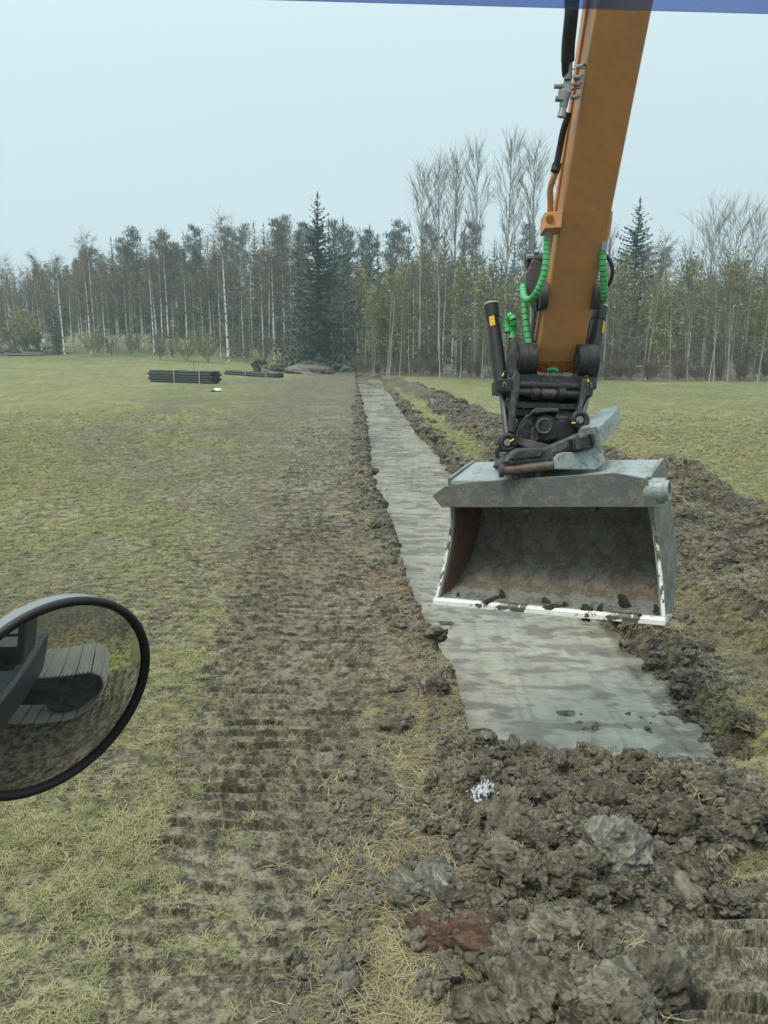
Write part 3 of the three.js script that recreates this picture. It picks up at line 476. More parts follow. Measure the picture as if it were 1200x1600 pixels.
// ---- tiltrotator
const tr = base('tiltrotator', at(850, 700, 5.2), 'black tiltrotator with two upright tilt cylinders above the grading bucket', 'tiltrotator');
{
  for (const [a, b, y] of [[808, 836, 562], [900, 930, 565]]) { const h = part('hinge_boss', bar(at(a, y, 5.2), at(b, y, 5.2), 0.115, 0.115, 30), blackSteel, tr); h.attach(part('pin_head', bar(at(a - 2, y, 5.2), at(b + 2, y, 5.2), 0.05, 0.05, 18), darkSteel, tr)); }
  part('hinge_plate', plate([[796, 532], [806, 524], [815, 530], [812, 560], [806, 590], [797, 588], [793, 560], [797, 545]], 5.2, 0.03), darkSteel, tr);
  part('hinge_plate', plate([[799, 527], [814, 540], [836, 545], [836, 560], [806, 560], [797, 545]], 5.28, 0.12), blackSteel, tr);
  part('hinge_plate', plate([[908, 532], [918, 538], [929, 550], [930, 580], [918, 588], [905, 560]], 5.25, 0.1), blackSteel, tr);
  part('spreader_plate', plate([[812, 577], [838, 580], [842, 586], [888, 588], [908, 582], [914, 590], [912, 602], [808, 600]], 5.16, 0.3), blackSteel, tr);
  part('grease_hose', hose([at(855, 578, 5.3), at(866, 577, 5.28), at(872, 580, 5.28)], 0.014, 10, 8), greenWrap, tr);
  part('lock_bar', bar(at(806, 601, 5.14), at(914, 605, 5.14), 0.034, 0.034, 18), blackSteel, tr);
  const lp = part('lock_pin', bar(at(808, 613, 5.12), at(906, 617, 5.12), 0.028, 0.028, 18), blackSteel, tr);
  for (const x of [836, 877]) lp.attach(part('collar', bar(at(x - 5, 615, 5.1), at(x + 6, 615.5, 5.1), 0.041, 0.041, 18), blackSteel, tr));
  lp.attach(part('sleeve', bar(at(846, 615, 5.11), at(868, 615.5, 5.11), 0.033, 0.033, 18), darkSteel, tr));
  part('cross_beam', plate([[803, 627], [906, 631], [904, 641], [801, 637]], 5.14, 0.22), blackSteel, tr);
  part('back_plate', plate([[804, 600], [910, 600], [906, 650], [800, 655]], 5.4, 0.03), blackPaint, tr);
  part('skirt_plate', plate([[802, 636], [904, 640], [898, 656], [870, 652], [832, 650], [806, 650]], 5.18, 0.1), blackSteel, tr);
  part('side_plate', plate([[806, 578], [812, 584], [812, 606], [807, 640], [806, 676], [800, 676], [801, 640], [797, 620], [800, 592]].map(([x, y]) => [x, y]), 5.1, 0.3), darkSteel, tr);
  part('side_plate', plate([[799, 610], [807, 612], [804, 660], [801, 676], [795, 674], [797, 640]], 5.06, 0.06), darkSteel, tr);
  part('side_plate', plate([[911, 590], [917, 590], [918, 615], [911, 632], [906, 655], [899, 652], [905, 628], [908, 606]], 5.08, 0.3), darkSteel, tr);
  for (const [pl, zc] of [[[[775, 592], [800, 592], [800, 613], [775, 611]], 5.08], [[[914, 598], [927, 599], [926, 619], [914, 618]], 5.08]]) {
    const b = part('cylinder_bracket', plate(pl, zc, 0.2), blackSteel, tr), cx = (pl[0][0] + pl[1][0]) / 2;
    b.attach(part('handle', hose([at(cx - 2, 604, zc - 0.02), at(cx, 598, zc - 0.03), at(cx + 3, 600, zc - 0.03), at(cx + 3, 606, zc - 0.02)], 0.006, 12, 6), zinc, tr));
  }
  // tilt cylinders
  for (const [x0, y0, x1, y1, r, rx0, ry0, rx1, ry1, lx, ly] of [[769, 484, 784, 606, 0.047, 784, 606, 793, 682, 768, 503], [936, 488, 920, 606, 0.05, 919, 606, 908, 654, 942, 513]]) {
    const a = at(x0, y0, 5.28), b = at(x1, y1, 5.2), d = b.clone().sub(a).normalize(), c = part('tilt_cylinder', bar(a, b, r * 0.92, r, 24), blackPaint, tr);
    c.attach(part('cylinder_cap', bar(a.clone().addScaledVector(d, -0.035), a.clone().addScaledVector(d, 0.06), r * 1.16, r * 1.04, 24), blackPaint, tr));
    c.attach(part('cap_disc', bar(a.clone().addScaledVector(d, -0.042), a.clone().addScaledVector(d, -0.034), r * 1.14, r * 1.14, 24), whitePlastic, tr));
    c.attach(part('piston_rod', bar(at(rx0, ry0, 5.2), at(rx1, ry1, 5.12), 0.024, 0.024, 14), chrome, tr));
    // warning label bent round the tube
    const g = new THREE.CylinderGeometry(r * 1.02, r * 1.02, 0.085, 8, 1, true, lx < 850 ? -0.75 : 0.55, 0.75), cv = document.createElement('canvas'); cv.width = 64; cv.height = 160; const k = cv.getContext('2d'); k.fillStyle = '#e8b400'; k.fillRect(0, 0, 64, 160); k.fillStyle = '#1a1a16'; k.fillRect(6, 6, 52, 3); k.fillRect(6, 152, 52, 3); for (let q = 0; q < 3; q++) { k.beginPath(); k.moveTo(14, 46 + q * 46); k.lineTo(32, 16 + q * 46); k.lineTo(50, 46 + q * 46); k.lineTo(42, 46 + q * 46); k.lineTo(32, 28 + q * 46); k.lineTo(22, 46 + q * 46); k.fill(); }
    const tx = new THREE.CanvasTexture(cv); tx.colorSpace = THREE.SRGBColorSpace; g.applyQuaternion(new THREE.Quaternion().setFromUnitVectors(V(0, -1, 0), d)); const lp_ = a.clone().lerp(b, (ly - y0) / (y1 - y0)); g.translate(lp_.x, lp_.y, lp_.z);
    c.attach(part('warning_label', g, std(0xffffff, 0.5, { map: tx, side: THREE.DoubleSide }), tr));
  }
  // tilting body with its worm housing
  const body = part('tilt_body', plate([[786, 700], [790, 684], [802, 676], [812, 664], [822, 646], [905, 650], [918, 660], [912, 674], [884, 686], [856, 694], [806, 700]], 5.12, 0.34, 0.02), blackSteel, tr);
  body.attach(part('worm_housing', plate([[836, 690], [834, 668], [838, 652], [850, 645], [862, 650], [868, 662], [872, 684], [856, 692]], 5.06, 0.2, 0.02), blackSteel, tr));
  body.attach(part('worm_rib', plate([[828, 688], [830, 668], [836, 666], [838, 690], [834, 692]], 5.05, 0.14, 0.008), darkSteel, tr));
  body.attach(part('bearing_cap', bar(at(850, 666, 5.1), at(850, 666, 4.98), 0.062, 0.056, 30), blackSteel, tr));
  body.attach(part('cap_ring', new THREE.TorusGeometry(0.045, 0.009, 10, 30).applyMatrix4(new THREE.Matrix4().makeRotationX(-PITCH)).translate(...at(850, 666, 4.975).toArray()), darkSteel, tr));
  body.attach(part('top_shield', plate([[829, 643], [838, 637], [872, 638], [874, 644], [862, 643], [838, 646]], 5.02, 0.26, 0.006), darkSteel, tr));
  for (const [x, y] of [[793, 691], [906, 656]]) {
    const e = part('cylinder_eye', new THREE.TorusGeometry(0.045, 0.02, 12, 26).applyMatrix4(new THREE.Matrix4().makeRotationX(-PITCH)).translate(...at(x, y, 5.03).toArray()), blackSteel, tr);
    e.attach(part('eye_lug', bar(at(x, y, 5.25), at(x, y, 5.05), 0.058, 0.058, 24), blackSteel, tr)); e.attach(part('eye_pin', bar(at(x, y, 5.1), at(x, y, 5.0), 0.024, 0.024, 14), zinc, tr));
  }
  part('guard_hook', hose([at(785, 694, 5.05), at(778, 700, 5.03), at(777, 712, 5.03), at(780, 716, 5.03)], 0.014, 14, 8), blackPaint, tr);
  for (const pts of [[[836, 642], [815, 660], [809, 680], [806, 694], [797, 692]], [[886, 646], [892, 656], [897, 662], [904, 659]], [[797, 628], [793, 624], [791, 634], [795, 640]], [[912, 590], [918, 588], [921, 594], [920, 600]], [[786, 590], [788, 582], [794, 581], [797, 588]]]) part('thin_hose', hose(pts.map(([x, y]) => at(x, y, 5.0)), 0.008, 20, 6), rubber, tr);
  for (const [x0, y0, x1, y1] of [[797, 690, 803, 686], [893, 661, 899, 661], [918, 592, 920, 597], [785, 588, 787, 583]]) part('cable_tie', bar(at(x0, y0, 4.99), at(x1, y1, 4.99), 0.0055, 0.0055, 8), yellowLabel, tr);
  // rotor and lower coupler: turned with the bucket
  part('rotor_ring', bar(at(846, 701, 5.28), at(843, 712, 5.28), 0.3, 0.31, 40), blackSteel, tr);
  part('coupler_body', plate([[786, 722], [796, 706], [806, 700], [850, 698], [888, 682], [912, 672], [926, 690], [918, 702], [880, 706], [866, 714], [864, 722], [800, 728]], 4.98, 0.5, 0.02), darkSteel, tr);
  part('coupler_cover', plate([[796, 716], [808, 704], [846, 701], [852, 706], [846, 714], [802, 719]], 4.95, 0.05, 0.008), blackSteel, tr);
  const bA = at(922, 690, 4.92), bB = at(956, 656, 5.55), bd = bB.clone().sub(bA).normalize(), bx = V(0.93, 0.2, 0.1).addScaledVector(bd, -V(0.93, 0.2, 0.1).dot(bd)).normalize(), bn = bd.clone().cross(bx).negate();
  part('coupler_beam', loft([0, 0.97, 1].map((t) => beamSection(bA.clone().lerp(bB, t).addScaledVector(bn, -0.04), bx, bn, t < 1 ? 0.13 : 0.11, 0.13, 0.012))), greyPaint, tr);
  part('coupler_socket', plate([[893, 686], [920, 680], [929, 694], [926, 700], [896, 704]], 4.88, 0.1, 0.006), blackSteel, tr);
  part('socket_block', plate([[899, 689], [905, 688], [907, 702], [900, 703]], 4.86, 0.03, 0.005), darkSteel, tr);
  part('socket_rim', plate([[921, 678], [926, 677], [931, 693], [927, 697]], 4.85, 0.14, 0.005), blackPaint, tr);
}
// ---- grading bucket, in its own frame: x along the lip, y up, z towards the cab
const bL = at(680, 938, 5.41), bR = at(1040, 970, 4.61), BW = bL.distanceTo(bR);
const buck = base('grading_bucket', bL.clone().lerp(bR, 0.5), 'wide grey grading bucket with worn white lip hanging from the tiltrotator', 'bucket');
{
  const X = bR.clone().sub(bL).normalize(), Bk = V(0, 1, 0).cross(X).normalize(), Y = X.clone().cross(Bk).normalize(), Z = Bk.clone().negate();
  buck.quaternion.setFromRotationMatrix(new THREE.Matrix4().makeBasis(X, Y, Z)); buck.rotateX(R(-4));
  const HW = BW / 2, th = 0.022;
  const inner = [[0, 0.018], [0.12, 0.03], [0.24, 0.065], [0.36, 0.135], [0.47, 0.23], [0.56, 0.35], [0.605, 0.48], [0.6, 0.6], [0.56, 0.69], [0.48, 0.745], [0.34, 0.74], [0.12, 0.665]];
  const sh = (poly) => new THREE.Shape(poly.map(([w, v]) => new THREE.Vector2(w, v)));
  // profile lies in (w back, v up); extruded along the lip
  const prof = (poly, x0, x1, bev = 0) => { const g = new THREE.ExtrudeGeometry(sh(poly), { depth: x1 - x0 - 2 * bev, bevelEnabled: bev > 0, bevelSize: bev, bevelThickness: bev, bevelOffset: -bev, bevelSegments: 2, curveSegments: 8 }); g.translate(0, 0, x0 + bev); g.applyMatrix4(new THREE.Matrix4().set(0, 0, 1, 0, 0, 1, 0, 0, -1, 0, 0, 0, 0, 0, 0, 1)); const q = g.attributes.position; for (let i = 0; i < q.count; i++) q.setX(i, q.getX(i) * (1 - 0.125 * clamp(q.getY(i) / 0.66))); return g; };
  const sm = new THREE.SplineCurve(inner.map(([a, b]) => new THREE.Vector2(a, b))).getPoints(60).map((p) => [p.x, p.y]);
  const nrm = sm.map((p, i) => { const a = sm[Math.max(0, i - 1)], b = sm[Math.min(sm.length - 1, i + 1)], dx = b[0] - a[0], dy = b[1] - a[1], l = Math.hypot(dx, dy); return [dy / l, -dx / l]; });
  const outer = sm.map((p, i) => [p[0] + nrm[i][0] * th, p[1] + nrm[i][1] * th]);
  const clayIn = std(0xffffff, 0.5, { map: wornTex([0.52, 0.51, 0.465], [0.42, 0.39, 0.335], 0.5, 0.14, 0.7), bumpMap: clayBump, bumpScale: 0.003 });
  const redBrown = std(0xffffff, 0.85, { map: wornTex([0.42, 0.285, 0.21], [0.33, 0.235, 0.18], 0.52, 0.09, 0.6), bumpMap: soilBump, bumpScale: 0.006 });
  const outGrey = std(0xffffff, 0.55, { map: wornTex([0.52, 0.53, 0.51], [0.42, 0.405, 0.365], 0.5, 0.1, 0.8, 3.1), bumpMap: soilBump, bumpScale: 0.003 });
  const plateGrey = std(0xffffff, 0.5, { map: wornTex([0.36, 0.38, 0.37], [0.46, 0.44, 0.385], 0.55, 0.1, 0.8, 2.6), bumpMap: soilBump, bumpScale: 0.003 });
  const whiteWorn = std(0xffffff, 0.45, { map: wornTex([0.86, 0.87, 0.85], [0.3, 0.275, 0.235], 0.575, 0.06, 0.9, 1.37) });
  mesh('shell', toCreasedNormals(nix(prof([...sm, ...outer.reverse()], -HW + 0.02, HW - 0.02)), 0.5), clayIn, buck);
  const side = [[-0.005, -0.008], [0.14, -0.012], [0.28, 0.03], [0.42, 0.11], [0.54, 0.22], [0.63, 0.34], [0.67, 0.47], [0.67, 0.6], [0.64, 0.74], [0.57, 0.87], [0.47, 0.955], [0.3, 0.92], [0.06, 0.86], [0.1, 0.66], [0.125, 0.55], [0.115, 0.4], [0.075, 0.22], [0.02, 0.07]];
  const sl = mesh('side_plate', prof(side, -HW, -HW + 0.03, 0.003), outGrey, buck), sr = mesh('side_plate', prof(side, HW - 0.03, HW, 0.003), outGrey, buck);
  const lin_ = [[0.06, 0.04], [0.24, 0.085], [0.36, 0.15], [0.46, 0.24], [0.54, 0.36], [0.58, 0.48], [0.56, 0.6], [0.42, 0.68], [0.15, 0.64], [0.15, 0.4], [0.11, 0.22], [0.06, 0.09]];
  mesh('side_lining', prof(lin_, -HW + 0.031, -HW + 0.037), redBrown, sl); mesh('side_lining', prof(lin_, HW - 0.037, HW - 0.031), std(0xffffff, 0.8, { map: wornTex([0.24, 0.215, 0.185], [0.17, 0.155, 0.135], 0.5, 0.08, 0.6), bumpMap: soilBump, bumpScale: 0.005 }), sr);  // left lining reddish brown, right lining a darker grey brown
  const edge = [[-0.012, 0.0], [0.0, 0.02], [0.0235, 0.07], [0.078, 0.22], [0.118, 0.4], [0.125, 0.5], [0.117, 0.5], [0.107, 0.4], [0.067, 0.22], [0.012, 0.075]];
  mesh('edge_strip', prof(edge, -HW - 0.002, -HW + 0.02, 0.002), whiteWorn, sl); mesh('edge_strip', prof(edge, HW - 0.018, HW + 0.004, 0.002), whiteWorn, sr);
  // cutting edge: a bevelled bar of worn steel with its top wear plate
  const ce = mesh('cutting_edge', prof([[-0.03, -0.022], [-0.026, 0.006], [-0.01, 0.022], [0.12, 0.022], [0.2, -0.01]], -HW - 0.006, HW + 0.004, 0.003), whiteWorn, buck);
  mesh('wear_plate', prof([[0.016, 0.024], [0.016, 0.03], [0.12, 0.042], [0.21, 0.068], [0.215, 0.058], [0.12, 0.034]], -HW + 0.04, HW - 0.04, 0.001), std(0xffffff, 0.42, { map: wornTex([0.55, 0.56, 0.54], [0.42, 0.41, 0.375], 0.5, 0.1, 0.8), bumpMap: clayBump, bumpScale: 0.003 }), ce);
  // front plate of the top beam, with clipped corners
  {
    const g = new THREE.ExtrudeGeometry(new THREE.Shape([[-HW - 0.01, 0.735], [-HW + 0.09, 0.80], [-HW + 0.3, 0.83], [HW - 0.3, 0.885], [HW - 0.12, 0.85], [HW - 0.05, 0.685], [-HW + 0.06, 0.66]].map(([x, y]) => new THREE.Vector2(x, y))), { depth: 0.02, bevelEnabled: true, bevelSize: 0.004, bevelThickness: 0.004, bevelSegments: 2 });
    g.translate(0, 0, -0.055); mesh('beam_plate', g, plateGrey, buck);
  }
  mesh('top_plate', toCreasedNormals(nix(prof([[0.06, 0.84], [0.3, 0.905], [0.47, 0.945], [0.57, 0.86], [0.65, 0.7], [0.64, 0.66], [0.55, 0.82], [0.46, 0.91], [0.3, 0.88], [0.06, 0.815]], -HW + 0.03, HW - 0.03)), 0.4), greyPaint, buck);
  // tube through the beam end
  const ring = new THREE.LatheGeometry([[0.042, -0.1], [0.042, 0.06], [0.058, 0.06], [0.062, 0.055], [0.062, 0.035], [0.078, 0.03], [0.078, -0.06], [0.06, -0.1], [0.042, -0.1]].map(([a, b]) => new THREE.Vector2(a, b)), 32).rotateZ(-Math.PI / 2).translate(HW - 0.055, 0.775, -0.1);
  mesh('beam_tube', ring, greyPaint, buck);
  mesh('red_mark', new THREE.CircleGeometry(0.035, 12).scale(0.6, 1.4, 1).rotateY(Math.PI / 2).translate(HW * 0.875 + 0.003, 0.8, -0.27), std(lin(0.35, 0.05, 0.05), 0.6), sr);
  // hitch ears and pin
  const inv = buck.matrixWorld; buck.updateMatrixWorld(true); const toB = (v) => buck.worldToLocal(v.clone());
  for (const dx of [0, 0.1]) {
    const g = plate([[866, 733], [865, 717], [871, 709], [882, 706], [905, 707], [925, 700], [933, 688], [940, 700], [946, 722], [930, 734]], 4.93 + dx * 2.6, 0.035, 0.006); g.applyMatrix4(buck.matrixWorld.clone().invert()); mesh('hitch_ear', g, greyPaint, buck);
  }
  const pinG = (a, b, r, s = 20) => bar(toB(a), toB(b), r, r, s);
  const hp = mesh('hitch_pin', pinG(at(784, 736, 5.0), at(864, 727, 4.95), 0.03), brownSteel, buck); mesh('pin_flange', pinG(at(780, 735, 5.0), at(786, 735, 5.0), 0.046, 24), darkSteel, hp);
  for (const x of [806, 842]) mesh('pin_saddle', rbox(0.04, 0.05, 0.06, 0.008).translate(...toB(at(x, 742, 5.02)).toArray()), darkSteel, buck);
  // mud sticking to the lip and the plate
  const r = rng(88), mudM = soilMat([0.085, 0.07, 0.052]);
  [[-0.36, 0.03, -0.02, .05], [-0.3, 0.04, -0.08, .045], [0.02, 0.03, -0.05, .05], [0.09, 0.02, -0.01, .055], [0.16, 0.02, -0.03, .04], [0.3, 0.01, 0.0, .06], [0.38, 0.02, -0.01, .04], [0.52, 0.05, -0.1, .07], [0.62, 0.02, 0, .03], [-0.62, 0.03, -0.04, .025], [-0.3, 0.64, -0.05, .03], [-0.1, 0.65, -0.05, .028], [0.35, 0.66, -0.06, .03], [-0.45, 0.0, 0.01, .03], [0.72, 0.06, -0.02, .035]].forEach(([x, y, z, s], i) => { const m = mesh('mud_lump', clodsMid[i % 6], mudM, buck); m.position.set(x * HW / 0.78, y, z); m.scale.set(s * 0.9, s * 0.36, s * 0.5); m.rotation.set(r(), r() * 6, r()); });
}
// ---- mirror, cab and track of the machine
{
  const k = 0.9, c = W(V(-0.49566 * k, -0.279016 * k, -1.15 * k)), n = V(0.762039, -0.349349, 0.545208).transformDirection(ARM), rad = 0.1462, Rc = 0.7;
  const q = new THREE.Quaternion().setFromUnitVectors(V(0, 1, 0), n), pts = [], sag = Rc - Math.sqrt(Rc * Rc - rad * rad);
  const mir = new THREE.Group(); mir.name = 'mirror'; exc.add(mir); mir.position.copy(c).sub(exc.position); mir.quaternion.copy(q);
  for (let i = 0; i <= 24; i++) { const a = Math.asin(rad * 0.965 / Rc) * i / 24; pts.push(new THREE.Vector2(Math.max(1e-5, Rc * Math.sin(a)), Rc * Math.cos(a) - Rc + sag)); }
  mesh('mirror_glass', new THREE.LatheGeometry(pts, 72), std(lin(0.62, 0.64, 0.62), 0.02, { metalness: 1 }), mir);
  mesh('rim', new THREE.TorusGeometry(rad * 0.985, 0.006, 12, 90).rotateX(Math.PI / 2).translate(0, 0.002, 0), rubber, mir);
  mesh('housing', new THREE.LatheGeometry([[rad * 0.985, -0.001], [rad, -0.008], [rad * 0.985, -0.022], [rad * 0.9, -0.036], [rad * 0.6, -0.046], [0.001, -0.05]].map(([a, b]) => new THREE.Vector2(a, b)), 72), std(lin(0.2, 0.22, 0.235), 0.45), mir);
  const ms = [c.clone().addScaledVector(n, -0.045), c.clone().add(V(-0.2, 0.02, 0.02)), V(-0.66, 2.25, -0.5), V(-0.5, 2.25, -0.3)];
  part('mirror_stay', hose(ms, 0.014, 24, 10), blackPaint, exc);
}
{
  const cabPaint = std(lin(0.05, 0.055, 0.06), 0.45), pale = std(lin(0.42, 0.44, 0.45), 0.4);
  const B = (x0, x1, y0, y1, z0, z1, r = 0.02) => rbox(x1 - x0, y1 - y0, z1 - z0, r).translate((x0 + x1) / 2, (y0 + y1) / 2, (z0 + z1) / 2);
  // the blue sun visor across the top of the windscreen
  const vis = [at(-620, -29, 0.62), at(1900, 42, 0.62), at(1900, -420, 0.56), at(-620, -420, 0.56)], vn = vis[1].clone().sub(vis[0]).cross(vis[3].clone().sub(vis[0])).normalize().multiplyScalar(0.004);
  part('sun_visor', loft([vis, vis.map((v) => v.clone().add(vn))]), new THREE.MeshPhysicalMaterial({ color: lin(0.48, 0.56, 0.8), roughness: 0.12, transmission: 0.85, thickness: 0, ior: 1.4 }), exc);
  part('cab_roof', B(-0.5, 0.55, 3.22, 3.32, -0.62, 1.0, 0.04), cabPaint, exc);
  part('cab_floor', B(-0.48, 0.9, 1.16, 1.24, -0.6, 1.0), cabPaint, exc);
  part('front_panel', B(-0.48, 0.9, 1.24, 1.62, -0.64, -0.59, 0.015), cabPaint, exc);
  const door = part('cab_door', join([B(-0.52, -0.47, 1.16, 1.75, -0.6, 0.35), B(-0.52, -0.47, 1.7, 3.2, 0.28, 0.35), B(-0.52, -0.47, 3.12, 3.2, -0.6, 0.35)]), cabPaint, exc);
  door.attach(part('door_handle', B(-0.55, -0.525, 1.55, 1.6, 0.1, 0.26, 0.01), pale, exc));
  part('rear_wall', B(-0.5, 0.55, 1.2, 3.2, 0.97, 1.02), cabPaint, exc);
  part('cab_pillar', B(0.5, 0.56, 1.3, 3.2, 0.9, 1.0), cabPaint, exc);
  part('engine_housing', B(-0.5, 2.7, 1.15, 2.3, 1.05, 3.2, 0.08), orangePaint, exc);
  part('turntable', bar(V(1.1, 0.95, 0.6), V(1.1, 1.15, 0.6), 0.75, 0.75, 40), blackSteel, exc);
  part('side_frame', B(-0.46, -0.1, 1.02, 1.15, -0.7, 1.0), darkSteel, exc);
  part('boom_foot', B(1.3, 1.75, 1.0, 1.9, -0.3, 0.4, 0.03), cabPaint, exc); for (const [y0, y1] of [[1.42, 1.62], [1.26, 1.38]]) part('placard', B(1.294, 1.299, y0, y1, -0.22, 0.02, 0.001), pale, exc);
  // track below the cab
  const tk = new THREE.Group(); tk.name = 'track'; exc.add(tk); tk.position.set(1.56 - 1.1, 0.0, 0.57 - 0.6);
  const shoe = new THREE.ExtrudeGeometry(new THREE.Shape([[-0.088, 0], [0.088, 0], [0.088, 0.016], [0.066, 0.018], [0.062, 0.042], [0.05, 0.042], [0.046, 0.018], [0.008, 0.018], [0.005, 0.034], [-0.007, 0.034], [-0.01, 0.018], [-0.046, 0.018], [-0.05, 0.036], [-0.062, 0.036], [-0.066, 0.018], [-0.088, 0.016]].map(([a, b]) => new THREE.Vector2(a, b))), { depth: 0.6, bevelEnabled: false }).translate(0, 0, -0.3).rotateY(Math.PI / 2);
  const shoeM = std(lin(0.25, 0.225, 0.185), 0.55);
  const Lh = 1.62, rr = 0.4, cy = 0.44, per = 4 * Lh + 2 * Math.PI * rr, ns = Math.round(per / 0.19);
  for (let i = 0; i < ns; i++) {
    let s = i / ns * per, y, z, a; if (s < 2 * Lh) { z = Lh - s; y = cy + rr; a = 0; } else if (s < 2 * Lh + Math.PI * rr) { const t = (s - 2 * Lh) / rr; z = -Lh - rr * Math.sin(t); y = cy + rr * Math.cos(t); a = -t; } else if (s < 4 * Lh + Math.PI * rr) { z = -Lh + (s - 2 * Lh - Math.PI * rr); y = cy - rr; a = Math.PI; } else { const t = (s - 4 * Lh - Math.PI * rr) / rr; z = Lh + rr * Math.sin(t); y = cy - rr * Math.cos(t); a = Math.PI - t; }
    const m = mesh('track_shoe', shoe, shoeM, tk); m.position.set(0, y, z); m.rotation.x = a;
  }
  mesh('track_frame', B(-0.17, 0.17, 0.24, 0.62, -Lh + 0.1, Lh - 0.1, 0.05), darkSteel, tk); for (const z of [-Lh, Lh]) mesh('idler_wheel', bar(V(-0.18, cy, z), V(0.18, cy, z), 0.37, 0.37, 32), darkSteel, tk);
  mesh('mud_guard', rbox(0.1, 0.04, 1.5, 0.01).translate(-0.24, 0.66, -0.6), darkSteel, tk);
}

// ------------------------------------------------------------------ trees
class TB {                                              // triangles with colours
  constructor() { this.p = []; this.c = []; }
  tri(a, b, c, col) { this.p.push(a.x, a.y, a.z, b.x, b.y, b.z, c.x, c.y, c.z); for (let i = 0; i < 3; i++) this.c.push(col[0], col[1], col[2]); }
  tube(pts, rad, sides, colAt) {
    let prev = null; const T = V(0, 0, 0), A = V(0, 0, 0), Bv = V(0, 0, 0);
    for (let i = 0; i < pts.length; i++) {
      T.copy(pts[Math.min(i + 1, pts.length - 1)]).sub(pts[Math.max(i - 1, 0)]).normalize(); A.set(T.z, 0, -T.x); if (A.lengthSq() < 1e-4) A.set(1, 0, 0); A.normalize(); Bv.copy(T).cross(A);
      const ring = []; for (let k = 0; k < sides; k++) { const a = k / sides * 6.2832; ring.push(pts[i].clone().addScaledVector(A, Math.cos(a) * rad[i]).addScaledVector(Bv, Math.sin(a) * rad[i])); }
      if (prev) for (let k = 0; k < sides; k++) { const l = (k + 1) % sides, col = colAt(i, k); this.tri(prev[k], prev[l], ring[k], col); this.tri(prev[l], ring[l], ring[k], col); }
      prev = ring;
    }
  }
  geo() { const g = new THREE.BufferGeometry(); g.setAttribute('position', new THREE.Float32BufferAttribute(this.p, 3)); g.setAttribute('color', new THREE.Float32BufferAttribute(this.c, 3)); g.computeVertexNormals(); return g; }
}
const barkMat = std(0xffffff, 0.9, { vertexColors: true }), leafMat = std(0xffffff, 0.85, { vertexColors: true, side: THREE.DoubleSide });
const jit = (c, r, k = 0.3) => { const f = 1 - k / 2 + k * r(); return [c[0] * f, c[1] * f, c[2] * f]; };
const UP = V(0, 1, 0);
